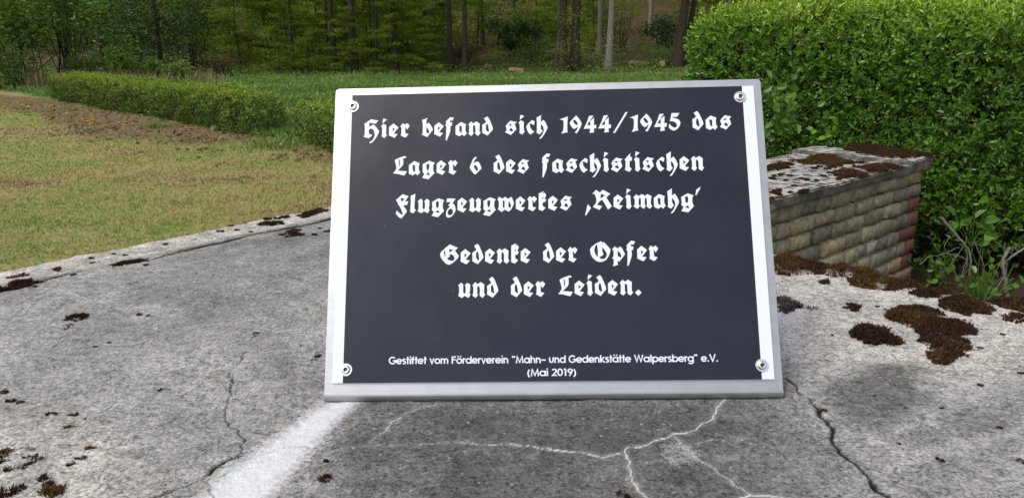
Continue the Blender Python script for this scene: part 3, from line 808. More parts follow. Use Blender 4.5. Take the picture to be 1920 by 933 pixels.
# ---- the small sans lines, drawn as broad strokes
def arc(cx, cy, rx, ry, a0, a1, n=14):
    return [(cx + rx * math.cos(R(a0 + (a1 - a0) * i / n)), cy + ry * math.sin(R(a0 + (a1 - a0) * i / n))) for i in range(n + 1)]
T = .168; xh = .74; q = T / 2
rx_, ry_ = .30, (xh + .02) / 2 - q
cy_ = xh / 2
bowl = lambda cx: arc(cx, cy_, rx_, ry_, 0, 360, 22)
SA = {  # advance-width, strokes
 'G': (.93, [arc(.46, .5, .40, .435, 42, 345, 20) + [(.86, .46), (.52, .46)]]),
 'e': (.74, [arc(.37, cy_, rx_, ry_, -35, -360, 20) , [(.07, cy_), (.67, cy_)]]),
 's': (.52, [arc(.26, xh * .74, .16, .13, 25, 255, 10) + arc(.26, xh * .29, .18, .155, 80, -145, 10)]),
 't': (.40, [[(.20, 0), (.20, 1)], [(.02, xh - q), (.38, xh - q)]]),
 'i': (.26, [[(.13, 0), (.13, xh)], [(.13, .87), (.13, 1.05)]]),
 'f': (.40, [[(.16, 0), (.16, .78)] + arc(.31, .78, .15, .165, 180, 85, 6), [(.02, xh - q), (.38, xh - q)]]),
 'v': (.62, [[(.08, xh), (.31, .04), (.54, xh)]]),
 'o': (.76, [bowl(.38)]),
 'm': (1.02, [[(.11, 0), (.11, xh)], [(.11, .38)] + arc(.31, .44, .20, .215, 180, 0, 8) + [(.51, 0)], [(.51, .40)] + arc(.71, .44, .20, .215, 180, 0, 8) + [(.91, 0)]]),
 'n': (.68, [[(.11, 0), (.11, xh)], [(.11, .38)] + arc(.33, .42, .22, .235, 180, 0, 8) + [(.55, 0)]]),
 'h': (.68, [[(.11, 0), (.11, 1)], [(.11, .38)] + arc(.33, .42, .22, .235, 180, 0, 8) + [(.55, 0)]]),
 'u': (.68, [[(.11, xh)] + arc(.33, .32, .22, .235, 180, 360, 8) + [(.55, xh)]]),
 'F': (.62, [[(.12, 0), (.12, 1)], [(.12, 1 - q), (.56, 1 - q)], [(.12, .55), (.54, .55)]]),
 'r': (.42, [[(.11, 0), (.11, xh)], [(.11, .42)] + arc(.31, .44, .20, .215, 180, 65, 6)]),
 'd': (.78, [bowl(.37), [(.67, 0), (.67, 1)]]),
 'b': (.78, [bowl(.41), [(.11, 0), (.11, 1)]]),
 'a': (.78, [bowl(.37), [(.67, 0), (.67, xh)]]),
 'p': (.78, [bowl(.41), [(.11, -.27), (.11, xh)]]),
 'g': (.78, [bowl(.37), [(.67, xh)] + arc(.37, -.02, .30, .20, 0, -150, 10)]),
 'k': (.64, [[(.11, 0), (.11, 1)], [(.56, xh), (.18, .40), (.58, 0)]]),
 'l': (.26, [[(.13, 0), (.13, 1)]]),
 'M': (1.06, [[(.12, 0), (.22, 1 - q), (.53, .10), (.84, 1 - q), (.94, 0)]]),
 'W': (1.18, [[(.08, 1), (.34, .07), (.59, .95), (.84, .07), (1.10, 1)]]),
 'V': (.82, [[(.08, 1), (.41, .05), (.74, 1)]]),
 '.': (.28, [[(.14, 0), (.14, .19)]]),
 '-': (.60, [[(.02, .40), (.58, .40)]]),
 '(': (.40, [arc(.55, .38, .42, .62, 125, 235, 10)]),
 ')': (.40, [arc(-.15, .38, .42, .62, 55, -55, 10)]),
 '2': (.66, [arc(.33, .70, .23, .22, 165, -30, 10) + [(.12, q), (.62, q)]]),
 '0': (.66, [arc(.33, .5, .25, .43, 0, 360, 22)]),
 '1': (.50, [[(.10, 1 - q), (.30, 1 - q), (.30, 0)]]),
 '9': (.66, [arc(.33, .70, .24, .22, 0, 360, 18), [(.56, .64), (.26, .0)]]),
 '“': (.50, [[(.20, .98), (.12, .74)], [(.42, .98), (.34, .74)]]),
 '”': (.50, [[(.16, 1.0), (.08, .76)], [(.38, 1.0), (.30, .76)]]),
 ' ': (.36, []),
}
SA['ö'] = (.76, SA['o'][1] + [[(.22, .88), (.22, 1.05)], [(.54, .88), (.54, 1.05)]])
SA['ä'] = (.78, SA['a'][1] + [[(.22, .88), (.22, 1.05)], [(.54, .88), (.54, 1.05)]])
def sans(text, x0, x1, yb0, yb1, cap_px):
    ua, va = sg(x0, yb0, LO); ub, vb = sg(x1, yb1, LO)
    tot = sum(SA[c][0] for c in text)
    kx = (ub - ua) / tot
    ky = (sg(x0, yb0 - cap_px, LO)[1] - va)
    V = []; Fq = []; nv = 0; u = 0.0
    for ch in text:
        wd, st = SA[ch]
        for si, P in enumerate(st):
            P = np.array(P, float); n = len(P)
            closed = np.hypot(*(P[0] - P[-1])) < 1e-6
            tv = np.gradient(P, axis=0); 
            if closed:
                tv[0] = tv[-1] = P[1] - P[-2]
            L = []; Rr = []
            for i in range(n):
                if 0 < i < n - 1:
                    d1_ = (P[i] - P[i - 1]) / (np.linalg.norm(P[i] - P[i - 1]) + 1e-9); d2_ = (P[i + 1] - P[i]) / (np.linalg.norm(P[i + 1] - P[i]) + 1e-9)
                    t_ = d1_ + d2_; ln = np.linalg.norm(t_); t_ = t_ / (ln + 1e-9)
                    sc2 = min(2.2, 1 / max(.3, ln / 2))
                else:
                    t_ = tv[i] / (np.linalg.norm(tv[i]) + 1e-9); sc2 = 1
                nn2 = np.array([-t_[1], t_[0]]) * q * sc2
                L.append(P[i] + nn2); Rr.append(P[i] - nn2)
            zz = LO + si * 1.2e-5
            for p in L + Rr:
                uu = ua + (u + p[0]) * kx
                V.append((uu, va + (vb - va) * (uu - ua) / (ub - ua) + p[1] * ky, zz))
            for i in range(n - 1): Fq.append((nv + i, nv + n + i, nv + n + i + 1, nv + i + 1))
            nv += 2 * n
        u += wd
    put('inscription', mesh_np('inscription', np.array(V), np.array(Fq)), M['white'], panel)
sans('Gestiftet vom Förderverein “Mahn- und Gedenkstätte Walpersberg” e.V.', 729, 1347, 682.2, 677.2, 13.8)
sans('(Mai 2019)', 988, 1081, 704.6, 703.8, 13.8)

# ------------------------------------------------------------ moss cushions on the slab
def moss(name, poly, label, group, zf, height=.010, dens=90, blade=.007, mat='moss', tint=(.15, .75), bed=True, cat='moss', seed=0, frag=1.0):
    height *= .62; blade *= .72; dens *= 1.35; tint = (tint[0], min(1, tint[1] + .15))
    P = fract(list(poly) + [poly[0]], .30, 3, seed + 5)[:-1]
    a = np.array(P); c0 = a.mean(0)
    lo, hi = a.min(0), a.max(0)
    area = np.prod(hi - lo)
    n = int(area * 1e4 * dens)
    xy = lo + rng.random((n, 2)) * (hi - lo)
    x, y = xy[:, 0], xy[:, 1]
    d = seg_dist(x, y, P, True); ins = in_poly(x, y, P)
    size_ = math.sqrt(area); fq = 4.2 / max(.018, min(size_, .12)); lump = fbm(x * fq * 1.5, y * fq * 1.5, 4, seed)
    ok = ins & (rng.random(n) < .10 + .95 * sstep(.42, .53, lump - .035 * (frag - 1) + .10 * sstep(0, size_ * .10, d) + .3 * (vn(x * 240, y * 240, seed) - .5)))
    x, y, d, lump, ins = x[ok], y[ok], d[ok], lump[ok], ins[ok]
    h = height * sstep(-.002, .018, np.where(ins, d, -d)) * (.45 + .9 * lump)
    z = zf(x, y) + h * .9
    k = len(x)
    D = np.stack([rng.normal(0, .55, k), rng.normal(0, .55, k), np.ones(k)], 1)
    t = tint[0] + (tint[1] - tint[0]) * np.clip(.55 * (fbm(x * 35, y * 35, 3, seed + 7) - .2) * 1.6 + .45 * rng.random(k), 0, 1)
    b = Bag()
    base = np.array([c0[0], c0[1], float(zf(c0[0], c0[1]))])
    blades(b, np.stack([x, y, z - .001], 1) - base, D, blade * rng.uniform(.6, 1.3, k), blade * .26 * rng.uniform(.7, 1.3, k), t, .3)
    top = put(name, b.mesh(name), M[mat])
    top.location = base
    tag(top, label, cat, group)
    if bed:
        st = max(.0018, math.sqrt(area) / 70)
        gx_, gy_ = np.meshgrid(np.arange(lo[0] - .004, hi[0] + .004, st), np.arange(lo[1] - .004, hi[1] + .004, st))
        dd = seg_dist(gx_, gy_, P, True); ii_ = in_poly(gx_, gy_, P)
        sdv = np.where(ii_, dd, -dd) - .003 - size_ * .12 * (.8 + .7 * frag) * np.clip(.66 - fbm(gx_ * fq * 1.5, gy_ * fq * 1.5, 4, seed), 0, 1) * 3
        zz = zf(gx_, gy_) - .0022 + (height * .8 + .0015) * sstep(-.003, .018, sdv) * (.45 + .9 * fbm(gx_ * fq * 1.5, gy_ * fq * 1.5, 4, seed))
        ny, nx = gx_.shape
        f = np.arange(ny - 1)[:, None] * nx + np.arange(nx - 1)[None]
        kq_ = (sdv > -.004); kq_ = kq_[:-1, :-1] | kq_[1:, 1:]
        f = f[kq_]
        if len(f):
            Q = np.stack([f, f + 1, f + nx + 1, f + nx], 1)
            us = np.unique(Q); rm = np.full(gx_.size, -1); rm[us] = np.arange(len(us))
            Vb = np.stack([gx_.ravel(), gy_.ravel(), zz.ravel()], 1)[us] - base
            o = put('moss_bed', mesh_np('moss_bed', Vb, rm[Q], None, True), M['mossbed'], top)
    return top
S_ = lambda L: slab_pts(L)
G8 = 'moss cushions on the right of the slab'
moss('moss_cushion', z8([(372, 45), (420, 40), (480, 55), (560, 78), (640, 82), (720, 90), (760, 105), (800, 130), (860, 138), (925, 150), (905, 172), (840, 170), (770, 165), (700, 160), (655, 145), (655, 122), (560, 108), (480, 110), (372, 112)]),
     'long rusty brown moss bank along the far rim of the slab beside the plaque', G8, slab_z, .016, 60, .008, tint=(.35, .95), seed=1)
moss('moss_cushion', z8([(872, 175), (920, 160), (1000, 165), (1040, 165), (1030, 185), (960, 198), (890, 195)]), 'small dark moss tuft on the slab rim between the long bank and the big clump', G8, slab_z, .012, 70, .007, tint=(.1, .6), seed=2)
moss('moss_cushion', z8([(980, 205), (1040, 185), (1100, 195), (1150, 215), (1198, 245), (1180, 258), (1110, 255), (1080, 262), (1020, 245), (985, 225)]), 'brown moss clump on the slab rim above the largest clump', G8, slab_z, .014, 70, .008, tint=(.2, .8), seed=3)
moss('moss_cushion', z8([(800, 245), (850, 228), (930, 232), (985, 245), (985, 268), (1050, 285), (1110, 300), (1100, 330), (1105, 375), (1080, 405), (1105, 420), (1040, 425), (1035, 440), (970, 438), (945, 410), (950, 380), (900, 350), (895, 320), (850, 295), (805, 275)]),
     'largest dark brown moss clump with a trailing tail on the slab', G8, slab_z, .013, 80, .008, tint=(.05, .75), seed=4)
moss('moss_cushion', z8([(650, 320), (690, 295), (745, 305), (800, 312), (845, 345), (840, 368), (780, 366), (710, 362), (680, 345)]), 'ragged dark brown moss clump lying alone to the right of the plaque', G8, slab_z, .012, 80, .009, tint=(.05, .6), seed=5)
moss('moss_cushion', z8([(1158, 205), (1220, 200), (1302, 208), (1380, 215), (1390, 240), (1302, 243), (1230, 235), (1175, 222)]), 'flat brown moss bank at the right end of the slab rim', G8, slab_z, .013, 60, .008, tint=(.2, .8), seed=6)
moss('moss_cushion', z8([(1212, 262), (1260, 252), (1310, 262), (1360, 270), (1360, 290), (1290, 292), (1230, 282)]), 'dark moss pad just below the right rim bank', G8, slab_z, .010, 70, .007, tint=(.1, .6), seed=7)
moss('moss_cushion', z8([(545, 128), (580, 122), (582, 140), (560, 146)]), 'tiny moss tuft in front of the long rim bank', G8, slab_z, .008, 90, .006, tint=(.1, .5), seed=8)
moss('moss_cushion', z8([(628, 230), (650, 215), (700, 225), (690, 238), (655, 247)]), 'thin black moss speck on the pale concrete right of the plaque', G8, slab_z, .006, 60, .007, tint=(.0, .35), bed=False, seed=9)
moss('moss_cushion', z8([(383, 200), (430, 195), (470, 212), (480, 235), (450, 248), (383, 246)]), 'thin grey dried moss mat touching the right edge of the plaque', G8, slab_z, .004, 55, .008, 'graymoss', (0, 1), False, seed=10)
moss('moss_cushion', z8([(490, 228), (540, 225), (538, 242), (500, 240)]), 'faint grey moss wisp beside the dried mat', G8, slab_z, .003, 40, .006, 'graymoss', (0, 1), False, seed=11)
GL5 = 'moss patches along the left joint of the slab'
moss('moss_cushion', z5([(1685, 130), (1760, 100), (1820, 95), (1810, 120), (1740, 140), (1690, 145)]), 'furry brown moss cushion on the far left rim close to the plaque', GL5, slab_z, .007, 70, .007, tint=(.15, .7), seed=12, frag=2)
moss('moss_cushion', z5([(1535, 240), (1600, 235), (1640, 210), (1700, 208), (1705, 245), (1620, 258)]), 'brown moss patch just inside the joint near the plaque', GL5, slab_z, .004, 60, .006, tint=(.05, .6), seed=13, frag=2)
moss('moss_cushion', z5([(1447, 180), (1480, 168), (1590, 165), (1600, 180), (1520, 190), (1460, 188)]), 'flat dark moss streak on the rim strip', GL5, slab_z, .004, 60, .006, tint=(.0, .4), seed=14, frag=2)
moss('moss_cushion', z5([(375, 725), (400, 695), (470, 682), (497, 695), (480, 715), (420, 728)]), 'dark moss spot lying alone on the left half of the slab', GL5, slab_z, .006, 70, .006, tint=(.0, .45), seed=15)
moss('moss_cushion', z5([(350, 775), (375, 745), (420, 745), (395, 765), (370, 785)]), 'black crumbly lichen spot below the lone moss spot', GL5, slab_z, .003, 45, .005, tint=(.0, .25), bed=False, seed=16)
moss('moss_cushion', z5([(40, 540), (110, 505), (180, 490), (205, 505), (150, 530), (60, 556), (0, 560), (-60, 572), (-50, 552)]), 'elongated dark moss cushion filling the joint at the left margin', GL5, slab_z, .012, 70, .007, tint=(.05, .6), seed=17)
moss('moss_cushion', z5([(615, 420), (660, 400), (760, 385), (840, 375), (835, 388), (740, 405), (640, 425)]), 'narrow dark moss strip growing in the joint', GL5, slab_z, .006, 70, .006, tint=(.0, .45), seed=18)
moss('moss_cushion', z5([(295, 440), (320, 428), (355, 427), (350, 440), (315, 447)]), 'small round moss button on the left rim strip', GL5, slab_z, .008, 90, .006, tint=(.05, .5), seed=19)
GC = 'small moss crumbs strewn over the slab'
proto = []
for k, (ang, tn_) in enumerate([((0, .55)), ((1, .35)), ((2, .95))]):
    n_ = 9
    pol = [(math.cos(6.283 * i / n_) * .0062 * random.uniform(.6, 1.2), math.sin(6.283 * i / n_) * .0048 * random.uniform(.6, 1.2)) for i in range(n_)]
    proto.append((pol, tn_))
first = {}
CR = [(8, 735, .9), (20, 752, 1), (38, 755, .8), (97, 777, 1.2), (130, 803, 1.2), (152, 860, 1), (138, 778, 1), (158, 787, .6), (60, 842, 1.1), (68, 862, 1.4), (42, 842, .6), (45, 875, 1.2), (18, 880, 1),
      (8, 850, 1.6), (4, 862, 1.5), (40, 915, 1), (90, 908, 1), (100, 922, 1.9), (10, 925, 1.9), (50, 858, .7), (133, 870, .8), (300, 731, .6), (168, 842, 1), (80, 897, 1.1), (610, 898, 1.3), (612, 863, .5), (205, 642, .5), (178, 650, .5),
      (262, 590, .9), (278, 592, .7), (480, 626, .9), (476, 632, .6), (596, 668, .9), (588, 676, .7), (565, 649, .4), (1168, 928, 1.2), (1545, 770, .7),
      (1640, 742, .35), (1838, 722, .6), (1765, 765, .5), (1874, 802, .6), (1762, 862, .7), (1685, 832, .4), (1915, 866, .9), (1880, 627, .6), (1838, 652, .6), (1560, 628, .35), (1915, 700, .7), (1645, 575, .6), (1660, 580, .5), (1770, 592, .7), (1808, 600, .6)]
for i, (a, b_, s) in enumerate(CR):
    p = on_slab(a, b_)
    v = 2 if (a, b_) in ((100, 922), (8, 850), (168, 842), (130, 803)) else i % 2
    lab = {0: 'tiny dark brown moss crumb lying loose on the concrete', 1: 'tiny dark brown moss crumb lying loose on the concrete', 2: 'tiny olive green moss crumb near the lower left of the slab'}[v]
    if v not in first:
        pol, tn_ = proto[v]
        o = moss('moss_crumb', pol, lab, GC, lambda x, y: np.zeros(np.shape(x)), .006, 260, .0042, 'moss', (tn_ * .3, tn_), True, 'moss crumb', 40 + v)
        first[v] = o
        o.location = (p[0], p[1], slab_z(p[0]) + .0005); o.scale = (s,) * 3
    else:
        dup(first[v], (p[0], p[1], slab_z(p[0]) + .0005), random.uniform(0, 6.28), s, lab, GC)
for i, (a, b_, s) in enumerate([(515, 372, 1), (520, 398, .8), (930, 295, 1), (1240, 222, 1.4), (1335, 214, 1.2), (1412, 226, 1), (1505, 152, 1.8), (1560, 148, 1.6), (1605, 140, 2), (1180, 265, 1), (705, 356, .9), (412, 466, 1),
                                (182, 536, 1.6), (215, 512, 1.6), (70, 482, 1.8), (130, 474, 2.2), (820, 410, .9), (1770, 240, 1.3), (1800, 206, 1), (1842, 222, 1.4), (1090, 270, .8), (1300, 190, 1), (640, 350, .7)]):
    p = on_slab(a / 3, 360 + b_ / 3)
    dup(first[i % 2], (p[0], p[1], slab_z(p[0]) + .0005), random.uniform(0, 6.28), s, 'tiny dark brown moss crumb lying loose on the concrete', GC)
# a dry stalk lying by the left crack
pts = np.array([[*on_slab(x, y)[:2], 0] for x, y in [(389, 709), (400, 713), (410, 718), (418, 725), (423, 733), (425, 739)]])
pts[:, 2] = [slab_z(p[0]) + .002 + .003 * math.sin(i) ** 2 for i, p in enumerate(pts)]
b = Bag(); tube(b, pts, [.0003, .0005, .0006, .0006, .0005, .0003], 5)
tag(put('dry_stalk', b.mesh('dry_stalk'), M['deadwood']), 'thin curved dry stalk lying beside the left crack', 'stalk')

# ------------------------------------------------------------ brick wall with coping on the right
wd = np.array([.735, .678]); wn_ = np.array([-.678, .735])            # along the wall, into the wall
cor = at_z(1734, 316, .67)[:2]                                       # right front corner of the brickwork
def W(s, t, z): return np.array([cor[0] + wd[0] * s + wn_[0] * t, cor[1] + wd[1] * s + wn_[1] * t, z])
wall = thing('brick_wall', tuple(W(0, 0, 0)), 'low weathered brick wall with mossy white coping in front of the tall hedge', 'wall')
wall.rotation_euler = (0, 0, math.atan2(wd[1], wd[0]))
LW, TW, ZW = 2.6, .56, .67
M['brick'] = tinted('weathered_brick', [(0, (.105, .095, .068)), (.35, (.205, .188, .138)), (.6, (.31, .275, .185)), (.75, (.34, .275, .15)), (.85, (.28, .272, .25)), (1, (.34, .33, .30))], .92, 30, .6, .8, .008)
M['redbrick'] = tinted('red_brick', [(0, (.13, .062, .046)), (.6, (.23, .105, .075)), (1, (.27, .16, .12))], .9, 25, .4, .6, .01)
M['mortar'] = plain('recessed_mortar', (.085, .078, .064), .95, 0, .1, .5, 40, .6)
def brick(bag, s0, s1, z0, z1, t0, depth, tint, rr_):
    """rounded, worn brick in wall coordinates"""
    nx, ny = 7, 5
    u = np.linspace(-1, 1, nx); v = np.linspace(-1, 1, ny)
    UU, VV = np.meshgrid(u, v)
    hx, hz = (s1 - s0) / 2, (z1 - z0) / 2
    wx = np.sign(UU) * np.abs(UU) ** .3; wz = np.sign(VV) * np.abs(VV) ** .3
    x = (s0 + s1) / 2 + wx * hx * (1 - .05 * np.abs(VV) ** 4); z = (z0 + z1) / 2 + wz * hz * (1 - .07 * np.abs(UU) ** 4)
    x += (fbm(x * 23 + rr_, z * 23, 2, 7) - .5) * .012; z += (fbm(x * 23, z * 23 + rr_, 2, 8) - .5) * .012
    ed = np.maximum(np.abs(UU), np.abs(VV))
    t = t0 + np.where(ed > .99, depth, np.where(ed > .6, .0015, 0)) + (fbm(x * 30 + rr_, z * 30, 3, 9) - .5) * .016
    V = np.stack([x.ravel(), t.ravel(), z.ravel()], 1)
    i = np.arange(ny - 1)[:, None] * nx + np.arange(nx - 1)[None]; i = i.ravel()
    bag.add(V, np.stack([i, i + 1, i + nx + 1, i + nx], 1), tint)
ba, re_ = Bag(), Bag()
rw = random.Random(5)
z = ZW; row = 0
while z > -.05:
    h = rw.uniform(.066, .082)
    s = 0.0
    first_b = True
    while s > -LW:
        l = rw.choice([.105, .12, .19, .23, .13]) * rw.uniform(.9, 1.1)
        if first_b and row % 2: l = .11
        s1 = s - .003; s0 = s - l
        g = rw.uniform(.0005, .003)
        red = first_b and row >= 2
        tn_ = rw.choice([.25, .35, .4, .45, .5, .55, .6, .72, .9]) * rw.uniform(.85, 1.1)
        if s < -1.0: tn_ *= .7
        brick(re_ if red else ba, s0 + g, s1 - (0 if first_b else g * .3), z - h + rw.uniform(.001, .004), z - .0005, rw.uniform(-.006, .006), .055, rw.random() if red else tn_, rw.uniform(0, 50))
        s = s0; first_b = False
    z -= h; row += 1
o = put('brickwork', ba.mesh('brickwork', True), M['brick'], wall)
o = put('red_quoins', re_.mesh('red_quoins', True), M['redbrick'], wall)
# right end face: bricks turned round the corner
be = Bag(); z = ZW
while z > -.05:
    h = rw.uniform(.066, .082); t = .0
    while t < TW - .05:
        l = rw.choice([.11, .23, .2]); g = .006
        n0 = len(be.V)
        brick(be, t + g, min(t + l, TW) - g, z - h + .006, z, 0, .045, rw.random(), rw.uniform(0, 50))
        v_ = be.V[-1]; be.V[-1] = np.stack([-v_[:, 1] + .004, v_[:, 0], v_[:, 2]], 1)
        t += l
    z -= h
put('end_bricks', be.mesh('end_bricks', True), M['redbrick'], wall)
bm = bmesh.new()
bmesh.ops.create_cube(bm, size=1)
for v in bm.verts: v.co = Vector((-LW / 2 - .02 + v.co.x * (LW - .04), TW / 2 + .012 + v.co.y * (TW - .02), (ZW - .1) / 2 + v.co.z * (ZW + .09)))
put('core', bm_mesh('core', bm), M['mortar'], wall)
# coping: worn slabs with broken edges
m, nt, out = new_mat('lichen_coping')
tc = nd(nt, 'ShaderNodeTexCoord').outputs['Object']
geo = nd(nt, 'ShaderNodeNewGeometry').outputs['Normal']
nz = nd(nt, 'ShaderNodeSeparateXYZ', {0: geo}).outputs[2]
n1 = noise(nt, tc, 9, 6, .7); n2 = noise(nt, tc, 60, 5, .7)
topc = ramp(nt, n1, [(.30, (.17, .16, .14)), (.55, (.40, .385, .355)), (.75, (.50, .485, .455))])
topc = mixc(nt, ramp(nt, noise(nt, tc, 22, 6, .75), [(.49, (0, 0, 0)), (.56, (1, 1, 1))]), topc, (.030, .022, .016))
topc = mixc(nt, 1.0, topc, ramp(nt, n2, [(.2, (.7, .7, .7)), (.8, (1.2, 1.2, 1.2))]), 'MULTIPLY')
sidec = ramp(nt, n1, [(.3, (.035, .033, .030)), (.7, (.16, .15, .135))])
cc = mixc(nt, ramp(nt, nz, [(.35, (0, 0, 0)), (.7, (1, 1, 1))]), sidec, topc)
b = nd(nt, 'ShaderNodeBsdfPrincipled', {'Base Color': cc, 'Roughness': .92, 'Specular IOR Level': .2})
nt.links.new(nd(nt, 'ShaderNodeBump', {'Height': n2, 'Strength': .6, 'Distance': .01}).outputs[0], b.inputs['Normal'])
nt.links.new(b.outputs[0], out.inputs[0]); M['coping'] = m
def coping(s0, s1, t0, t1, z0, z1, seed):
    bm = bmesh.new()
    bmesh.ops.create_cube(bm, size=1)
    for v in bm.verts: v.co = Vector(((s0 + s1) / 2 + v.co.x * (s1 - s0), (t0 + t1) / 2 + v.co.y * (t1 - t0), (z0 + z1) / 2 + v.co.z * (z1 - z0)))
    bmesh.ops.bevel(bm, geom=list(bm.edges), offset=.006, segments=2, affect='EDGES')
    bmesh.ops.subdivide_edges(bm, edges=[e for e in bm.edges if e.calc_length() > .04], cuts=28, use_grid_fill=True)
    for v in bm.verts:
        x, y, z = v.co
        j = float(fbm(np.array([x * 14 + seed]), np.array([y * 14 + z * 20]), 3, seed)[0]) - .5
        kz = float(fbm(np.array([x * 7 + 3]), np.array([y * 7]), 3, seed + 2)[0]) - .5
        ey = (y - (t0 + t1) / 2) / ((t1 - t0) / 2); ex = (x - (s0 + s1) / 2) / ((s1 - s0) / 2)
        v.co.y += j * .03 * (abs(ey) ** 6) * (1 if ey > 0 else 1)
        v.co.x += j * .05 * (abs(ex) ** 8)
        if z > (z0 + z1) / 2: v.co.z += kz * .005
    put('coping_slab', bm_mesh('coping_slab', bm), M['coping'], wall)
ZC = ZW + .052
coping(-LW, -.262, -.028, .60, ZW + .001, ZC - .006, 3)
coping(-.258, .014, -.030, .62, ZW + .001, ZC + .012, 8)
def on_cap(L): return [tuple(at_z(1400 + x / 2.9154, 260 + y / 2.9154, ZC + .004)[:2]) for x, y in L]
cap_z = lambda x, y: np.full(np.shape(x), ZC - .002)
cap_z2 = lambda x, y: np.full(np.shape(x), ZC + .016)
GW = 'moss patches on the brick wall coping'
for L, lab, tn_, sd_, zf in [
    ([(110, 140), (180, 120), (260, 135), (240, 150), (180, 165), (115, 180)], 'brown moss patch at the left back of the wall coping', (.1, .7), 61, cap_z),
    ([(225, 112), (330, 95), (400, 82), (480, 85), (545, 115), (530, 140), (470, 150), (400, 135), (300, 130)], 'broad rusty moss patch across the middle of the wall coping', (.3, .85), 62, cap_z),
    ([(480, 195), (500, 165), (560, 165), (640, 180), (600, 205), (520, 222)], 'ochre moss patch by the front edge of the wall coping', (.2, .9), 63, cap_z),
    ([(650, 160), (720, 130), (800, 135), (872, 150), (850, 165), (760, 172), (680, 178)], 'brown moss patch in front of the raised end slab', (.1, .8), 64, cap_z),
    ([(560, 60), (640, 38), (760, 55), (900, 80), (1025, 100), (1000, 115), (900, 118), (780, 118), (660, 98)], 'large dark moss carpet covering the raised end slab of the wall', (.1, .7), 65, cap_z2),
    ([(120, 320), (190, 303), (205, 320), (150, 345), (122, 345)], 'small golden moss cushion on the coping right beside the plaque', (.6, 1), 66, cap_z),
    ([(120, 275), (180, 265), (190, 280), (125, 292)], 'flat brown moss fleck on the coping above the golden cushion', (.1, .6), 67, cap_z),
    ([(275, 275), (340, 270), (345, 288), (290, 290)], 'narrow dark moss fleck on the coping near the front edge', (.0, .5), 68, cap_z)]:
    moss('wall_moss', on_cap(L), lab, GW, zf, .012, 22, .011, tint=tn_, seed=sd_, frag=2.2)

for i, (a, b_, s) in enumerate([(150, 200, 3), (185, 195, 4), (215, 225, 3), (260, 255, 3.5), (300, 215, 3), (330, 222, 4), (370, 160, 4), (420, 200, 3), (455, 185, 3.5), (600, 150, 4), (620, 128, 5), (690, 100, 4), (140, 215, 4), (235, 200, 3),
                                (385, 225, 3), (240, 290, 3), (170, 300, 3.5), (560, 130, 4), (400, 150, 3.5), (440, 162, 4)]):
    p = at_z(1400 + a / 2.9154, 260 + b_ / 2.9154, ZC)
    dup(first[i % 2], (p[0], p[1], ZC - .001), random.uniform(0, 6.28), s * .9, 'small dark moss tuft scattered on the pale coping of the brick wall', 'moss tufts scattered on the wall coping')

# ------------------------------------------------------------ hedges made of leafy sprigs
def hedge_sprigs(line, half, top, depth, n, lump=.10, seed=0, keepf=None):
    """random points just under the surface of a lumpy, rounded hedge body; returns points and outward directions"""
    L = np.array(line, float)
    lo = L.min(0) - half - .2; hi = L.max(0) + half + .2
    out_p, out_n, got = [], [], 0
    def sdf(p):
        d = seg_dist(p[:, 0], p[:, 1], L)
        g = terrain(p[:, 0], p[:, 1])
        zc = p[:, 2] - g
        q1 = d - half; q2 = np.abs(zc - top / 2) - top / 2
        rd = min(.22, half * .8)
        a = np.maximum(q1 + rd, 0); b_ = np.maximum(q2 + rd, 0)
        v = np.hypot(a, b_) + np.minimum(np.maximum(q1 + rd, q2 + rd), 0) - rd
        f = 2.2 / max(.3, half)
        nz_ = fbm(p[:, 0] * f + p[:, 2] * 1.7, p[:, 1] * f + p[:, 2] * f, 3, seed) - .5
        return v + nz_ * lump * 2
    while got < n:
        p = np.concatenate([lo + rng.random((n * 2, 2)) * (hi - lo), rng.uniform(.0, top + .15, (n * 2, 1))], 1)
        p[:, 2] += terrain(p[:, 0], p[:, 1])
        s = sdf(p)
        ok = (s < 0) & (s > -depth * rng.random(len(s)) ** .8)
        p = p[ok]
        e = .02
        g = np.stack([sdf(p + np.eye(3)[k] * e) - sdf(p - np.eye(3)[k] * e) for k in range(3)], 1)
        g = nrm(g)
        if keepf is not None:
            kk_ = keepf(p, g); p, g = p[kk_], g[kk_]
        out_p.append(p); out_n.append(g); got += len(p)
    return np.concatenate(out_p)[:n], np.concatenate(out_n)[:n], sdf
def sprigs(bag, P, Nrm, pairs, slen, L, Wd, tintf, up=.5):
    n = len(P)
    A = nrm(Nrm * .7 + np.array([0, 0, up]) + rng.normal(0, .45, (n, 3)))
    ref = nrm(np.cross(A, rng.normal(0, 1, (n, 3))))
    ot = np.cross(A, ref)
    base_t = tintf(P, Nrm)
    for k in range(pairs):
        f = (k + .5) / pairs
        pos = P + A * slen * f
        side = ref if k % 2 == 0 else ot
        for sgn in (1, -1):
            D = nrm(side * sgn * (1 - .45 * f) + A * (.45 + .9 * f) + rng.normal(0, .22, (n, 3)))
            Nl = nrm(np.cross(np.cross(D, A), D) + rng.normal(0, .25, (n, 3)) + 1e-4)
            ln = L * rng.uniform(.65, 1.2, n) * (1 - .25 * f)
            leaves(bag, pos, D, Nl, ln, ln * Wd * rng.uniform(.85, 1.15, n), np.clip(base_t + .18 * f + rng.normal(0, .09, n), 0, 1))
    return A
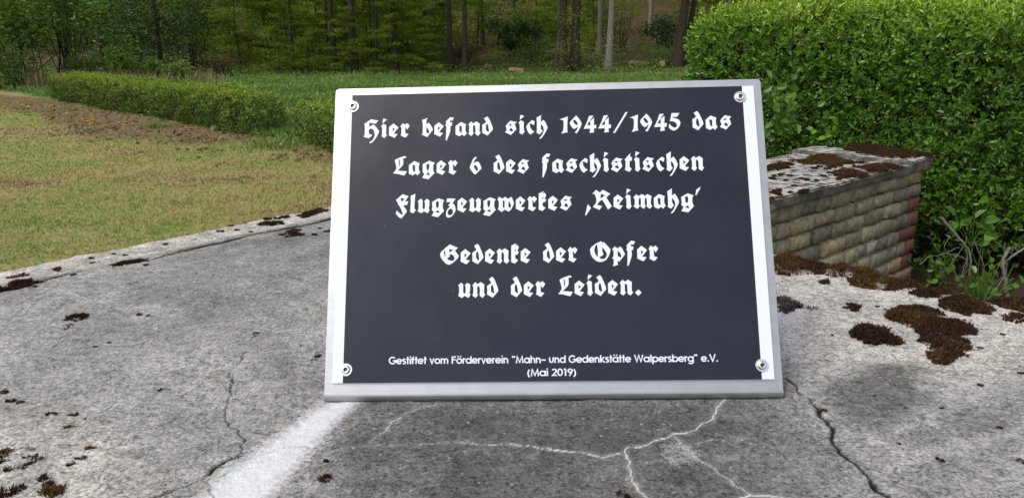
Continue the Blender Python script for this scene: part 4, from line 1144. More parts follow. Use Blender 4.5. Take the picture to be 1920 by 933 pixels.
# tall privet hedge behind the wall
HL = [(1.80, 5.75), (2.35, 5.35), (2.85, 4.75), (4.6, 4.1)]
def priv_keep(p, g):
    u = rng.random(len(p))
    front = g @ nrm(np.array([-.35, -.9, .25]))
    return (u < np.where(front > -.15, 1, .22)) & (p[:, 2] > np.where(p[:, 1] < 4.5, .16, .05) + .3 * rng.random(len(p)))
hp, hn_, hsdf = hedge_sprigs(HL, .50, 1.50, .16, 13500, .06, 5, priv_keep)
privet = thing('tall_hedge', (2.25, 5.35, 0), 'tall dense bright green clipped hedge behind the brick wall', 'hedge')
pl = np.array([2.25, 5.35, 0])
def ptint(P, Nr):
    return .24 + .28 * sstep(.9, 1.55, P[:, 2]) + .24 * np.maximum(Nr[:, 2], 0) + .30 * (fbm(P[:, 0] * 4 + P[:, 2] * 3, P[:, 1] * 4, 3, 77) - .5)  # yellower young top growth, plus light from above painted into the leaf tint
b = Bag()
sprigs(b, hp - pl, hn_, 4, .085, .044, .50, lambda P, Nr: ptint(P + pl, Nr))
# strong young shoots standing out of the top
sh = rng.random(340); tp = np.interp(sh * 3, [0, 1, 2, 3], [p[0] for p in HL]); tq = np.interp(sh * 3, [0, 1, 2, 3], [p[1] for p in HL])
tpz = 1.46 + rng.normal(0, .02, 340)
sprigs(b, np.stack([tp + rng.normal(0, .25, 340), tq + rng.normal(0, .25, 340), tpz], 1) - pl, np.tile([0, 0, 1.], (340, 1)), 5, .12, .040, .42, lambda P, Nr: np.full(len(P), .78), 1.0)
put('foliage', b.mesh('foliage'), M['privet'], privet)
b = Bag()                                                # the shaded twiggy inside
for i in range(420):
    k = rng.integers(len(hp)); p = hp[k] - hn_[k] * rng.uniform(.14, .3); p[2] = p[2] if p[2] < 1.0 else rng.uniform(.3, .9)
    f = np.array([p[0] + rng.normal(0, .12), p[1] + rng.normal(0, .1) + .1, 0.0]) ; f[2] = 0
    t = np.linspace(0, 1, 5)[:, None]
    pts = f * (1 - t) + p * t + rng.normal(0, .025, (5, 3)) * (t * (1 - t) * 4)
    tube(b, pts - pl, np.linspace(.009, .002, 5), 4)
put('twigs', b.mesh('twigs'), M['bark'], privet)
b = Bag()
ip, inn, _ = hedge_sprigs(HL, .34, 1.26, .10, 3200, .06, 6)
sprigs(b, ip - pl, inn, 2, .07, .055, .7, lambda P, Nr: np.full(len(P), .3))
put('inner_foliage', b.mesh('inner_foliage'), M['dark'], privet)  # inner leaves in a darker green, the interior shade put into their colour
# larger leaves of a climber on the hedge beside the plaque and one pale shoot on top
def climber(name, pts, n, size, label, tint, spread):
    c0 = np.array(pts).mean(0)
    P = np.array(pts)[rng.integers(len(pts), size=n)] + rng.normal(0, spread, (n, 3))
    D = nrm(rng.normal(0, .6, (n, 3)) + np.array([-.2, -.3, -.1])); Nl = nrm(np.array([-.2, -.8, .6]) + rng.normal(0, .35, (n, 3)))
    b = Bag(); leaves(b, P - c0, D, Nl, size * rng.uniform(.7, 1.2, n), size * .72, np.clip(tint + rng.normal(0, .12, n), 0, 1))
    s = c0 + np.array([0, .03, -.16 if c0[2] > .3 else -c0[2]])
    for k in range(n):
        e = P[k]
        tube(b, np.array([s, (s + e) / 2 + rng.normal(0, .012, 3), e]) - c0, .0016, 3, .4)
    o = put(name, b.mesh(name), M['privet'], None, tuple(c0))
    return tag(o, label, 'plant')
climber('climbing_vine', [at_y(1450 + dx, y, 4.72) for dx, y in [(0, 165), (20, 185), (5, 210), (35, 200), (15, 230), (50, 180)]], 46, .06, 'broad leaved climber growing on the tall hedge beside the plaque', .42, .05)
climber('climbing_vine', [at_y(x, y, 4.75) for x, y in [(1530, 245), (1545, 250), (1560, 240)]], 12, .055, 'few broad leaves of a climber low on the hedge above the coping', .5, .04)
climber('tall_shoot', [at_y(x, y, 5.2) for x, y in [(1500, 8), (1520, 12), (1550, 5), (1575, 2), (1530, -5)]], 40, .075, 'pale yellow green shoot with large leaves on top of the tall hedge', .95, .05)
climber('seedling', [at_z(x, y, .16) for x, y in [(1840, 520), (1860, 505), (1830, 540), (1880, 540)]], 70, .042, 'leafy green seedling on the ground under the hedge beside the slab',   .30, .07)
climber('seedling', [at_y(x, y, 4.1) for x, y in [(1815, 410), (1850, 420), (1840, 400)]], 14, .08, 'three large dark leaves hanging over the dead branches', .32, .05)
climber('seedling', [at_z(x, y, .10) for x, y in [(1745, 500), (1760, 520), (1775, 480)]], 60, .04, 'low green nettle growing against the end of the brick wall', .4, .06)
def branch(name, segs, label, mat, cat='branch'):
    b = Bag(); c0 = np.array(segs[0][0][0])
    for pts, r0, r1 in segs:
        pts = np.array(pts); t = np.linspace(0, 1, len(pts) * 3)
        q_ = np.stack([np.interp(t, np.linspace(0, 1, len(pts)), pts[:, k]) for k in range(3)], 1) + rng.normal(0, .0022, (len(t), 3))
        tube(b, q_ - c0, np.linspace(r0, r1, len(t)) * .62, 6)
    return tag(put(name, b.mesh(name, True), M[mat], None, tuple(c0)), label, cat)
Y_ = lambda L, y: [at_y(1400 + a / 2.9154, 260 + c_ / 2.9154, y) for a, c_ in L]
branch('hedge_stem', [(Y_([(1425, 880), (1415, 780), (1400, 690), (1410, 640), (1440, 590)], 3.95), .022, .012), (Y_([(1405, 690), (1440, 650), (1500, 610), (1560, 585)], 3.97), .011, .007)], 'cut pale trunk stub with a side branch at the foot of the hedge', 'deadwood', 'stem')
branch('dead_branch', [(Y_([(1060, 430), (1110, 475), (1160, 545), (1210, 600), (1225, 660), (1215, 760)], 4.0), .014, .008)], 'thick dead branch leaning down beside the end of the brick wall', 'deadwood')
branch('dead_branch', [(Y_([(940, 690), (1000, 640), (1090, 625), (1160, 640), (1210, 660)], 3.9), .004, .002), (Y_([(1090, 625), (1150, 595), (1200, 590)], 3.92), .003, .002), (Y_([(1210, 600), (1190, 700), (1160, 830)], 3.9), .004, .002)], 'thin pale dry twigs arching in front of the hedge foot', 'deadwood')
branch('dead_branch', [(Y_([(1240, 560), (1280, 640), (1300, 700), (1290, 790)], 4.02), .005, .003), (Y_([(1360, 560), (1420, 610), (1480, 640)], 4.05), .005, .003)], 'crossing dry sticks between the dead branch and the trunk stub', 'deadwood')

for i in range(9):
    a0 = rng.uniform(980, 1480); b0 = rng.uniform(520, 700)
    branch('dry_twig', [(Y_([(a0, b0), (a0 + rng.uniform(-40, 60), b0 + 60), (a0 + rng.uniform(-70, 70), b0 + 130), (a0 + rng.uniform(-90, 90), 830)], 3.96 + .02 * i), .0032, .0018)], 'fine dry grey twig among the dead branches under the hedge', 'deadwood', 'twig')['group'] = 'fine dry twigs under the hedge'

# low box hedges on the lawn
def low_hedge(p0, p1, half, top, n, label, seed):
    L = [tuple(p0), tuple(p1)]
    P, Nr, _ = hedge_sprigs(L, half, top, .12, n, .15, seed)
    c0 = np.array([(p0[0] + p1[0]) / 2, (p0[1] + p1[1]) / 2, 0])
    root = thing('low_hedge', tuple(c0), label, 'hedge', 'low clipped hedges beside the lawn')
    b = Bag()
    sprigs(b, P - c0, Nr, 2, .06, .048, .60, lambda Q, N: .20 + .55 * np.maximum(N[:, 2], 0) ** 1.5 + .28 * sstep(.30, .62, Q[:, 2]) + .5 * (fbm(Q[:, 0] * 5, Q[:, 1] * 5 + Q[:, 2] * 4, 3, seed) - .5))  # yellow green top growth; bright top and dark flanks also paint in the high light
    put('foliage', b.mesh('foliage'), M['box'], root)
    b = Bag()
    for i in range(int(n / 22)):
        p = (P[rng.integers(len(P))] - c0) * [1, 1, .55]; p[:2] *= .97
        ax_ = np.array([p1[0] - p0[0], p1[1] - p0[1], 0]); ax_ /= np.linalg.norm(ax_); f = ax_ * (p @ ax_) + np.array([0, 0, -.01])
        t = np.linspace(0, 1, 4)[:, None]
        tube(b, f * (1 - t) + p * t + rng.normal(0, .02, (4, 3)) * (t * (1 - t) * 4), np.linspace(.008, .003, 4), 4)
    tube(b, np.array([[p0[0], p0[1], -.015], [p1[0], p1[1], -.015]]) - c0, .012, 6)
    put('twigs', b.mesh('twigs'), M['twig_shade'], root)
    return root
n2_ = hn * .36; hu_ = np.array([*hd]) * .36
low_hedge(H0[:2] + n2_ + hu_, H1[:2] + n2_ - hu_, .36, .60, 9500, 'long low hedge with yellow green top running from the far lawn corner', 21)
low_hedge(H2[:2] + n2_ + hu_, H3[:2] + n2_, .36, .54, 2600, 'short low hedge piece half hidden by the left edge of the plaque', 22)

# ------------------------------------------------------------ turf, meadow and weeds
def field_pts(n, r0, r1, a0, a1, power=.5):
    r = r0 + (r1 - r0) * rng.random(n) ** (1 / (1 + power) if power else 1)
    a = R(1) * rng.uniform(a0, a1, n)
    return r * np.sin(a), r * np.cos(a)
n = 460000
r = np.exp(rng.uniform(np.log(1.9), np.log(24), n)); a = rng.uniform(R(-60), R(14), n)
x, y = r * np.sin(a), r * np.cos(a)
s1_, m1_, w1_, h1_ = weights(x, y)
ok = (rng.random(n) > s1_ * .82) & (m1_ < .5) & (rng.random(n) < .35 + 1.3 * fbm(x * 1.7, y * 1.7, 3, 3))
x, y, r = x[ok], y[ok], r[ok]; n = len(x)
tt = -.42 + 1.95 * fbm(x * .8, y * .8, 4, 61) + .95 * (fbm(x * 4.5, y * 4.5, 3, 62) - .5) + rng.normal(0, .14, n) - .02
b = Bag()
hgt = (.014 + .028 * fbm(x * 2.6, y * 2.6, 3, 63)) * rng.uniform(.5, 1.4, n)
blades(b, np.stack([x, y, gz(x, y) - .004], 1), np.stack([rng.normal(0, .75, n), rng.normal(0, .75, n), np.ones(n)], 1), hgt + .0012 * r, .0022 + .0006 * r, np.clip(tt, 0, 1), .5)
tag(put('lawn_grass', b.mesh('lawn_grass'), M['turf']), 'short patchy yellow and green lawn grass', 'grass', None, 'stuff')
n = 190000
r = np.exp(rng.uniform(np.log(6), np.log(46), n)); a = rng.uniform(R(-58), R(50), n)
x, y = r * np.sin(a), r * np.cos(a)
s1_, m1_, w1_, h1_ = weights(x, y)
ok = (m1_ > .45) & (y < 44)
x, y, r = x[ok], y[ok], r[ok]; n = len(x)
b = Bag()
D = np.stack([rng.normal(0, .5, n), rng.normal(0, .5, n), np.ones(n)], 1)
tl = fbm(x * .5, y * .5, 3, 71)
hgt = (.06 + .55 * np.maximum(tl - .25, 0) * sstep(9, 20, y)) * rng.uniform(.4, 1.2, n)
zz = gz(x, y) + hgt * rng.random(n) * .6
leaves(b, np.stack([x, y, zz], 1), D * [1, 1, .6], np.stack([rng.normal(0, .5, n), -np.ones(n), np.ones(n)], 1), .05 + .10 * rng.random(n), .016 + .03 * rng.random(n),
       np.clip(-.05 + 1.2 * (fbm(x * .45, y * .45, 4, 72)) + rng.normal(0, .17, n), 0, 1))
tag(put('meadow_grass', b.mesh('meadow_grass'), M['nettle']), 'lush green nettles and grass between hedge and wood', 'grass', None, 'stuff')
# soil clods
n = 7000
r = np.exp(rng.uniform(np.log(7), np.log(21), n)); a = rng.uniform(R(-46), R(2), n)
x, y = r * np.sin(a), r * np.cos(a)
s1_, _, _, _ = weights(x, y); ok = rng.random(n) < s1_
x, y = x[ok], y[ok]
b = Bag()
oc = np.array([[1, 0, 0], [0, 1, 0], [-1, 0, 0], [0, -1, 0], [0, 0, 1], [0, 0, -.6]], float)
of = np.array([[0, 1, 4], [1, 2, 4], [2, 3, 4], [3, 0, 4], [1, 0, 5], [2, 1, 5], [3, 2, 5], [0, 3, 5]])
for px_, py_ in zip(x, y):
    s = rng.uniform(.012, .045)
    V = oc * s * rng.uniform(.6, 1.3, (6, 1)); c_, s2 = math.cos(px_ * 50), math.sin(px_ * 50)
    V = V @ np.array([[c_, s2, 0], [-s2, c_, 0], [0, 0, .7]])
    b.add(V + np.array([px_, py_, float(gz(px_, py_)) + s * .2]), of, rng.random())
M['clod'] = tinted('soil_clod', [(0, (.05, .028, .016)), (1, (.16, .095, .055))], .95, 60, .3, .6, .01)
tag(put('soil_clods', b.mesh('soil_clods'), M['clod']), 'loose brown soil clods in front of the low hedge', 'soil', None, 'stuff')
# dandelions
def dandelion():
    root = thing('dandelion', (0, 0, 0), 'x', 'flower', 'dandelions on the lawn')
    b = Bag(); tube(b, [[0, 0, 0], [.005, .004, .06], [.004, .01, .12]], [.004, .0035, .003], 6)
    put('stem', b.mesh('stem'), M['stem'], root)
    b = Bag(); n_ = 60
    a = rng.uniform(0, 6.283, n_); el = rng.uniform(.1, 1.4, n_)
    D = np.stack([np.cos(a) * np.cos(el), np.sin(a) * np.cos(el), np.sin(el)], 1)
    leaves(b, np.tile([.004, .01, .118], (n_, 1)), D, np.tile([0, 0, 1.], (n_, 1)) + rng.normal(0, .2, (n_, 3)), .024, .007, .5)
    put('flower_head', b.mesh('flower_head'), M['yellow'], root)
    b = Bag(); n_ = 9; a = np.arange(n_) * .7
    D = np.stack([np.cos(a), np.sin(a), np.full(n_, .35)], 1)
    leaves(b, np.zeros((n_, 3)), D, np.tile([0, 0, 1.], (n_, 1)), .075, .02, .6)
    put('leaf_rosette', b.mesh('leaf_rosette'), M['nettle'], root)
    return root
dd_ = dandelion()
for i, (a, b_, lab) in enumerate([(272, 205, 'yellow dandelion against the middle of the long low hedge'), (279, 210, 'yellow dandelion just right of the one against the hedge'),
        (162, 227, 'leftmost yellow dandelion of the cluster on the bare soil'), (169, 232, 'lowest yellow dandelion of the cluster on the bare soil'), (176, 228, 'right yellow dandelion of the cluster on the bare soil'), (177, 219, 'topmost yellow dandelion of the cluster on the bare soil'),
        (528, 270, 'yellow dandelion on the grass tuft at the near end of the long hedge'), (53, 204, 'yellow dandelion at the far left in the soil strip'), (44, 199, 'faint yellow dandelion beside the far left one'),
        (88, 197, 'yellow dandelion at the far end of the low hedge'), (97, 201, 'yellow dandelion a little right of the hedge end'), (127, 215, 'small yellow dandelion between hedge end and cluster')]):
    p = at_z(a, b_, .13)
    s = random.uniform(1.0, 1.35)
    if i == 0: o = dd_; o.location = (p[0], p[1], gz(p[0], p[1])); o['label'] = lab
    else: o = dup(dd_, (p[0], p[1], float(gz(p[0], p[1]))), random.uniform(0, 6), s, lab)
def tuft(px_, py_, n, h, label, mat='nettle', rad=.18):
    p = at_z(px_, py_, 0); xy = p[:2] + rng.normal(0, rad, (n, 2))
    b = Bag(); c0 = np.array([p[0], p[1], float(gz(p[0], p[1]))])
    blades(b, np.stack([xy[:, 0], xy[:, 1], np.full(n, c0[2])], 1) - c0, np.stack([rng.normal(0, .4, n), rng.normal(0, .4, n), np.ones(n)], 1), h * rng.uniform(.5, 1.2, n), .010, np.clip(.6 + rng.normal(0, .2, n), 0, 1), .5)
    tag(put('grass_tuft', b.mesh('grass_tuft'), M[mat], None, tuple(c0)), label, 'grass tuft', 'grass tufts beside the low hedge', 'stuff')
tuft(515, 275, 420, .15, 'bright green grass tuft at the near end of the long low hedge', rad=.28)
tuft(285, 240, 110, .14, 'green weed tuft on the soil below the middle of the hedge', rad=.10)
tuft(310, 240, 70, .10, 'small green weed beside the larger weed tuft', rad=.08)
tuft(355, 267, 60, .06, 'tiny green sprout in the soil strip', rad=.07)

# ------------------------------------------------------------ the wood behind the meadow
def xat(px, d): return float(at_y(px, 100, d)[0])
def cards(bag, P, size, tint, flat=.6, aspect=.6):
    n = len(P)
    D = nrm(np.stack([rng.normal(0, 1, n), rng.normal(0, 1, n), rng.normal(0, .35, n)], 1))
    Nl = nrm(np.stack([rng.normal(0, 1 - flat, n), rng.normal(0, 1 - flat, n), np.ones(n)], 1))
    leaves(bag, P, D, Nl, size, size * aspect, tint, .12, .18)
def limb_tree(h, r, seed, limbs=9, lo=.30, lean=(0, 0)):
    """trunk with limbs; returns trunk bag and limb end points"""
    rr_ = random.Random(seed); b = Bag(); ends = []
    t = np.linspace(0, 1, 12)
    px_ = lean[0] * h * t + .12 * np.sin(t * 5 + seed) * t; py_ = lean[1] * h * t + .10 * np.sin(t * 4 + seed * 2) * t
    pts = np.stack([px_, py_, h * t - .25], 1)
    rad = r * (1 - .75 * t) * (1 + .55 * np.exp(-t * 26))
    tube(b, pts, rad, 10)
    for k in range(limbs):
        f = lo + (1 - lo) * (k + rr_.random()) / limbs * .95
        p = np.array([np.interp(f, t, pts[:, i]) for i in range(3)])
        a = rr_.uniform(0, 6.283); L = h * (.30 - .16 * f) * rr_.uniform(.8, 1.3)
        e = p + np.array([math.cos(a) * L, math.sin(a) * L, L * rr_.uniform(.05, .6)])
        m_ = (p + e) / 2 + np.array([0, 0, L * .10])
        tube(b, [p, m_, e], [r * .35 * (1 - f * .6), r * .2 * (1 - f * .6), r * .06], 6)
        ends += [m_, e, (m_ + e) / 2, e + np.array([rr_.uniform(-.6, .6), rr_.uniform(-.6, .6), rr_.uniform(-.3, .6)])]
    ends.append(pts[-1])
    return b, np.array(ends)
def crown_mesh(name, h, seed, n, size, spread):
    _, ends = limb_tree(h, .2, seed, 14, .34)
    c = ends[rng.integers(len(ends), size=n)]
    P = c + rng.normal(0, spread, (n, 3)) * np.array([1, 1, .55])
    cl = fbm(P[:, 0] * 1.1 + P[:, 2], P[:, 1] * 1.1, 3, seed)
    b = Bag(); cards(b, P, size * rng.uniform(.7, 1.3, n), np.clip(cl * .9 + rng.normal(0, .13, n), 0, 1))
    return b.mesh(name)
crowns = [crown_mesh('crown', 15, 300 + k, 800, .34, .95) for k in range(3)]
for c_ in crowns: c_.materials.append(M['beech'])
def forest_tree(px_, d, w, label, pale=False, lean=(0, 0), h=None, group=None, ivy=0):
    x = xat(px_, d); r = w * .43 * d / F
    root = thing('forest_tree', (x, d, float(gz(x, d))), label, 'tree', group)
    h = h or random.uniform(14, 17)
    b, _ = limb_tree(h, r, int(px_ * 7 + d), 10, .34, lean)
    put('trunk', b.mesh('trunk', True), M['palebark' if pale else 'bark'], root)
    o = put('crown', crowns[int(px_) % 3], None, root); o.rotation_euler = (0, 0, px_ * .7); o.location = (lean[0] * h * .5, lean[1] * h * .5, 0)
    return root
GT = 'trees at the edge of the wood'
TR = [(190, 32, 12, 'dark trunk rising behind the broad leaved bush at the left', 0, (0, 0)),
      (548, 38.5, 9, 'slim dark trunk above the near end of the low hedge', 0, (0, 0)),
      (628, 38, 11, 'leaning dark trunk above the upper left corner of the plaque', 0, (-.025, 0)),
      (664, 37.5, 15, 'stout dark trunk just right of the leaning one above the plaque', 0, (-.008, 0)),
      (704, 38.5, 7, 'thin bent dark trunk between the stout one and the straight grey one', 0, (.035, 0)),
      (741, 37.5, 12, 'straight grey brown trunk above the first written line of the plaque', 0, (-.004, 0)),
      (844, 39.5, 12, 'left of two close slender dark trunks above the middle of the plaque', 0, (-.003, 0)),
      (871, 38.5, 11, 'right of two close slender dark trunks above the middle of the plaque', 0, (.012, 0)),
      (1056, 39, 19, 'thick dark trunk, left half of the touching pair', 0, (-.004, 0)),
      (1078, 39.4, 21, 'thick dark trunk, right half of the touching pair', 0, (.006, 0)),
      (1047, 52, 7, 'pale thin trunk far behind the touching pair', 1, (0, 0)),
      (1123, 46, 10, 'grey trunk standing behind the pale leaning trunk', 1, (.006, 0)),
      (1141, 39.2, 15, 'pale leaning trunk right of the touching pair', 1, (.030, 0)),
      (1217, 61, 10, 'pale slender trunk high on the brown slope', 1, (.004, 0)),
      (1270, 40, 20, 'brown trunk leaning right at the end of the tall hedge', 0, (.075, 0)),
      (1283, 40.6, 13, 'second stem leaning right beside the tall hedge end', 0, (.11, 0)),
      (1362, 60, 10, 'pale grey trunk seen just over the tall hedge', 1, (0, 0)),
      (1386, 64, 9, 'pale grey trunk right of the other one over the hedge', 1, (0, 0)),
      (905, 58, 8, 'thin grey trunk deep in the wood between the close pair and the thick pair', 0, (0, 0)),
      (470, 52, 8, 'thin dark trunk deep in the wood above the low hedge', 0, (.01, 0)),
      (300, 38, 9, 'dark trunk in the shade behind the light green shrubs', 0, (-.01, 0))]
for px_, d, w, lab, pale, lean in TR: forest_tree(px_, d, w, lab, bool(pale), lean, group=GT)
GD = 'trees deeper in the wood'
k = 0
for i in range(34):
    px_ = -250 + 2500 * ((i * .618034) % 1); d = 50 + 34 * ((i * .381966 + .13) % 1)
    if 1120 < px_ < 1300 and d < 75: continue
    forest_tree(px_, d, random.uniform(7, 11), 'slender tree deep in the shady wood behind the meadow', False, (random.uniform(-.02, .02), 0), group=GD)
# young beeches with layered sprays
def sapling_meshes(seed, n, h=7.0, first_h=.5):
    rr_ = random.Random(seed); b = Bag(); lf = []
    t = np.linspace(0, 1, 9)
    pts = np.stack([.15 * np.sin(t * 4 + seed), .15 * np.cos(t * 3 + seed), h * t - .1], 1)
    tube(b, pts, .06 * (1 - .8 * t), 7)
    nb2 = 30
    for k in range(nb2):
        f = first_h / h + (1 - first_h / h) * (k + rr_.random()) / nb2
        p = np.array([np.interp(f, t, pts[:, i]) for i in range(3)])
        a = rr_.uniform(0, 6.283); L = (2.5 - 1.7 * f) * rr_.uniform(.6, 1.2)
        e = p + np.array([math.cos(a) * L, math.sin(a) * L, rr_.uniform(-.15, .35)])
        tube(b, [p, (p + e) / 2 + np.array([0, 0, .1]), e], [.016, .010, .003], 5)
        m_ = n // nb2
        s = np.sqrt(rng.random(m_))[:, None]
        q_ = p * (1 - s) + e * s + rng.normal(0, 1, (m_, 3)) * np.array([.34, .34, .11]) * (.25 + s * .8)
        lf.append(q_)
    P = np.concatenate(lf)
    b2 = Bag()
    tt_ = np.clip(.35 + .75 * (fbm(P[:, 0] * 1.5 + P[:, 2] * 2, P[:, 1] * 1.5, 3, seed) - .3) + rng.normal(0, .14, len(P)), 0, 1)
    cards(b2, P, .12 * rng.uniform(.7, 1.3, len(P)), tt_, .5, .62)
    return b.mesh('trunk', True), b2.mesh('crown')
saps = [sapling_meshes(500 + k, 6600) for k in range(3)]
for a_, b_ in saps: a_.materials.append(M['bark']); b_.materials.append(M['beech'])
def sapling(px_, d, s, label, group, v=0, thin=False):
    x = xat(px_, d)
    root = thing('young_beech', (x, d, float(gz(x, d))), label, 'tree', group, px_ * .37)
    root.scale = (s,) * 3
    put('trunk', saps[v][0], None, root); put('crown', saps[v][1], None, root)
GS = 'young beeches with layered foliage at the wood edge'
for i, (px_, d, s) in enumerate([(430, 45, .95), (475, 43, .75), (515, 47, 1.1), (560, 44, .9), (600, 49, 1.15), (630, 45, .8), (685, 47, 1.05), (715, 50, 1.2), (760, 45, .85), (790, 48, 1.1), (815, 43, .6), (835, 52, 1.2), (390, 49, 1.1), (340, 50, 1.2),
                                   (450, 40, .75), (535, 41.5, .8), (585, 40.5, .65), (610, 42, .9), (650, 41, .7), (700, 40.5, .8), (770, 41, .85), (800, 41.5, .7), (500, 42, 1.0), (725, 43, 1.0), (520, 37.0, .50), (575, 37.3, .45), (645, 37.0, .42), (725, 37.2, .5), (790, 37.6, .5), (1000, 52, .9), (1110, 50, .7), (900, 55, 1.1), (260, 52, 1.2), (170, 54, 1.3), (60, 50, 1.3), (1060, 60, 1.2), (960, 62, 1.2), (1300, 58, 1.0)]):
    sapling(px_, d, s, 'young beech with thin layered spring foliage in the wood', GS, i % 3)
# sparse yellowish maple twigs round the touching pair
def shrub(name, px_, d, w, h, n, size, label, mat, tint=(.2, .9), cat='shrub', group=None, stems=7, z0=.1, flat=.3, core=True):
    x = xat(px_, d); root = thing(name, (x, d, float(gz(x, d))), label, cat, group)
    nb2 = max(5, int(w * 5)); c = np.stack([rng.normal(0, w * .26, nb2), rng.normal(0, w * .2, nb2), z0 + (h - z0) * rng.random(nb2) ** .8 * .85], 1)
    c[:, 2] *= 1 - .35 * np.minimum(1, (np.abs(c[:, 0]) / (w * .6)) ** 2)
    P = c[rng.integers(nb2, size=n)] + rng.normal(0, 1, (n, 3)) * np.array([w * .11, w * .11, h * .09])
    P[:, 2] = np.maximum(P[:, 2], .02)
    cl = fbm(P[:, 0] * 2.2 + P[:, 2] * 2, P[:, 1] * 2.2, 3, int(px_))
    b = Bag(); cards(b, P, size * rng.uniform(.65, 1.3, n), np.clip(tint[0] + (tint[1] - tint[0]) * (cl * 1.3 - .15) + rng.normal(0, .1, n), 0, 1), flat, .55)
    put('foliage', b.mesh('foliage'), M[mat], root)
    b = Bag()
    for k in range(stems + nb2):
        e = c[k % nb2]; s = np.array([rng.normal(0, w * .09), rng.normal(0, w * .06), -.1])
        tube(b, [s, (s + e) / 2 + rng.normal(0, w * .04, 3), e], [.022, .014, .005], 5)
    put('stems', b.mesh('stems', True), M['bark'], root)
    return root
shrub('broadleaf_tree', 40, 27, 3.2, 4.6, 5200, .15, 'large mid green broad leaved bush tree at the left border', 'broad', (.25, 1), 'tree', z0=.7)
shrub('broadleaf_tree', 125, 29, 3.0, 5.0, 4200, .15, 'mid green broad leaved tree with hanging branches right of the border tree', 'broad', (.2, .9), 'tree', z0=1.1)
shrub('broadleaf_tree', -60, 25, 3.0, 4.2, 3600, .15, 'broad leaved bush cut off by the left border', 'broad', (.2, .9), 'tree', z0=.5)
GB = 'light green shrubs at the wood edge'
shrub('shrub', 165, 28, 1.6, 1.15, 1300, .085, 'light green shrub behind the far end of the low hedge', 'nettle', (.3, .9), group=GB)
shrub('shrub', 235, 29, 1.3, 1.35, 1300, .085, 'taller light green shrub with an upright shoot behind the low hedge', 'nettle', (.3, 1), group=GB)
shrub('shrub', 290, 28, 1.3, 1.05, 1100, .085, 'grey green shrub between the upright one and the roundest one', 'nettle', (.3, .8), group=GB)
shrub('shrub', 335, 27, 1.0, 1.0, 1000, .085, 'rightmost and roundest of the light green shrubs', 'nettle', (.35, 1), group=GB)
shrub('withered_shrub', 410, 33, 2.2, 1.2, 900, .07, 'withered brown twiggy shrub at the wood edge', 'brown', (0, .9), stems=40)
shrub('withered_shrub', 865, 44, 2.6, 2.6, 900, .08, 'bare brownish shrub behind the two close trunks', 'brown', (0, .9), stems=40)
shrub('dark_conifer', 965, 47, 2.4, 3.0, 2600, .16, 'dark green conifer in the gap between the trunks', 'dark', (0, 1), 'tree')
shrub('dark_conifer', 1258, 50, 3.6, 2.2, 2400, .16, 'dark conifer thicket below the brown slope', 'dark', (0, 1), 'tree')
shrub('shrub', 1010, 43, 3.2, 1.4, 1500, .10, 'green shrub left of the thick touching trunks', 'broad', (.3, 1))
shrub('shrub', 1085, 38, 2.2, 3.4, 700, .085, 'sparse yellow green shoots around the thick touching trunks', 'beech', (.6, 1), z0=.6)
shrub('shrub', 1245, 41, 2.4, 1.0, 1200, .085, 'low green shrub in front of the leaning stems', 'nettle', (.2, .8))
shrub('shrub', 1160, 50, 2.4, 4.5, 900, .11, 'yellow leaved young growth by the pale trunks', 'beech', (.6, 1), z0=1.5)
shrub('shrub', 480, 40, 3.4, .9, 1500, .10, 'low spreading beech growth under the trees at the left', 'beech', (.3, .9))
shrub('shrub', 590, 39, 3.6, .8, 1500, .10, 'low spreading beech growth left above the plaque corner', 'beech', (.3, .9))
shrub('shrub', 270, 38, 5.0, 4.2, 3600, .16, 'deep shaded bush behind the light green shrubs', 'dark', (.1, 1), z0=.2)
shrub('shrub', 360, 41, 4.0, 4.6, 3000, .16, 'shaded green bush behind the withered shrub', 'broad', (.0, .5), z0=.2)
shrub('shrub', 215, 41, 4.0, 4.6, 3000, .16, 'shaded bush left of the deep one', 'dark', (.1, 1), z0=.2)
# dry stalks of last year
n = 1500
x = np.array([xat(p, 1) for p in 40 + 380 * rng.random(n) ** 1.7]); y = rng.uniform(24.5, 28, n); x = x * y
b = Bag(); blades(b, np.stack([x, y, gz(x, y)], 1), np.stack([rng.normal(0, .25, n), rng.normal(0, .25, n), np.ones(n)], 1), rng.uniform(.25, .75, n), .012, rng.random(n), .3)
tag(put('dry_grass', b.mesh('dry_grass'), M['straw']), 'dry beige grass stalks in front of the shrubs', 'grass', None, 'stuff')
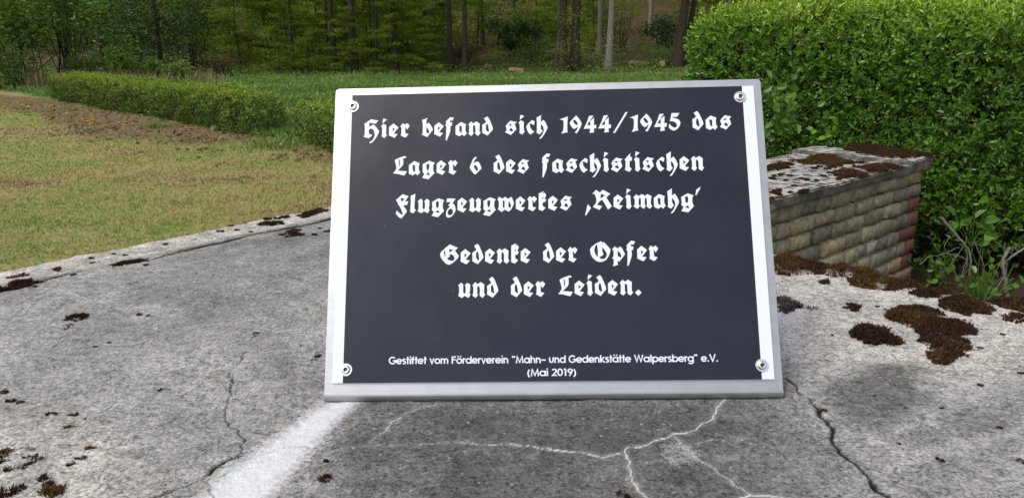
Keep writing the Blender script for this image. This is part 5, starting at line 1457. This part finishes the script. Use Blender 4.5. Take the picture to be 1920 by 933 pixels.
# undergrowth on the wood floor and the leafy mass on the slope
n = 50000
y = rng.uniform(37, 60, n); x = rng.uniform(-1, 1, n) * y * .95
den = fbm(x * .35, y * .35, 3, 91)
ok = rng.random(n) < sstep(.30, .55, den)
x, y = x[ok], y[ok]; n = len(x)
b = Bag(); cards(b, np.stack([x, y, gz(x, y) + rng.random(n) ** 1.5 * .45], 1), .13 * rng.uniform(.6, 1.3, n), np.clip(.1 + .8 * fbm(x * .7, y * .7, 3, 92) + rng.normal(0, .12, n), 0, 1), .4)
tag(put('undergrowth', b.mesh('undergrowth'), M['nettle']), 'green undergrowth on the floor of the wood', 'undergrowth', None, 'stuff')
n = 75000
y = rng.uniform(54, 76, n); x = rng.uniform(-1, 1, n) * y * .95
pxx = 960 + F * x / y
gap_ = sstep(1120, 1180, pxx) * sstep(1310, 1270, pxx)
ok = rng.random(n) < (.25 + sstep(.35, .6, fbm(x * .15, y * .15, 3, 93))) * (1 - .9 * gap_)
x, y = x[ok], y[ok]; n = len(x)
b = Bag(); P = np.stack([x, y, gz(x, y) + rng.random(n) * 4.0], 1)
cards(b, P, .30 * rng.uniform(.6, 1.3, n), np.clip(.0 + .85 * fbm(x * .5 + P[:, 2] * .6, y * .5, 3, 94) + rng.normal(0, .12, n), 0, 1), .5)
tag(put('far_wood', b.mesh('far_wood'), M['beech']), 'leafy mass of the wood on the far slope', 'wood', None, 'stuff')
# fallen timber
def log(px_, py_, d, L, r, rot, label):
    x = xat(px_, d); z = float(gz(x, d)); b = Bag()
    t = np.linspace(-.5, .5, 7)[:, None]
    pts = t * np.array([math.cos(rot) * L, math.sin(rot) * L, 0]) + np.array([0, 0, r * .8]) + rng.normal(0, r * .12, (7, 3))
    tube(b, pts, r * np.array([.9, 1, 1.02, 1, .97, .9, .8]), 9)
    b.add(*[np.array([pts[0] + np.array([math.cos(rot + 1.57) * math.cos(a) * r * .9, math.sin(rot + 1.57) * math.cos(a) * r * .9, math.sin(a) * r * .9]) for a in np.linspace(0, 6.283, 9, endpoint=False)]), np.array([list(range(9))])])
    tag(put('fallen_log', b.mesh('fallen_log', True), M['logwood'], None, (x, d, z)), label, 'log', 'fallen wood at the edge of the wood')
log(968, 128, 38.8, .75, .12, .2, 'short pale fallen log on the green between the trunks')
log(915, 118, 41, .5, .13, .9, 'pale cut log behind the right slender trunk')
log(1200, 115, 41.5, 1.1, .14, .4, 'tan fallen log before the low shrub at the right')
log(1245, 122, 40.5, .7, .16, 1.2, 'tan broken stump wood by the leaning stems')
branch('broken_branch', [([[xat(826, 40), 40, float(gz(xat(826, 40), 40)) + 1.15], [xat(835, 40), 40, float(gz(xat(835, 40), 40)) + .75], [xat(846, 40), 40.1, float(gz(xat(846, 40), 40)) + .45], [xat(866, 40), 40.2, float(gz(xat(866, 40), 40)) + .25]], .06, .16)], 'broken brown branch leaning against the left slender trunk', 'bark')
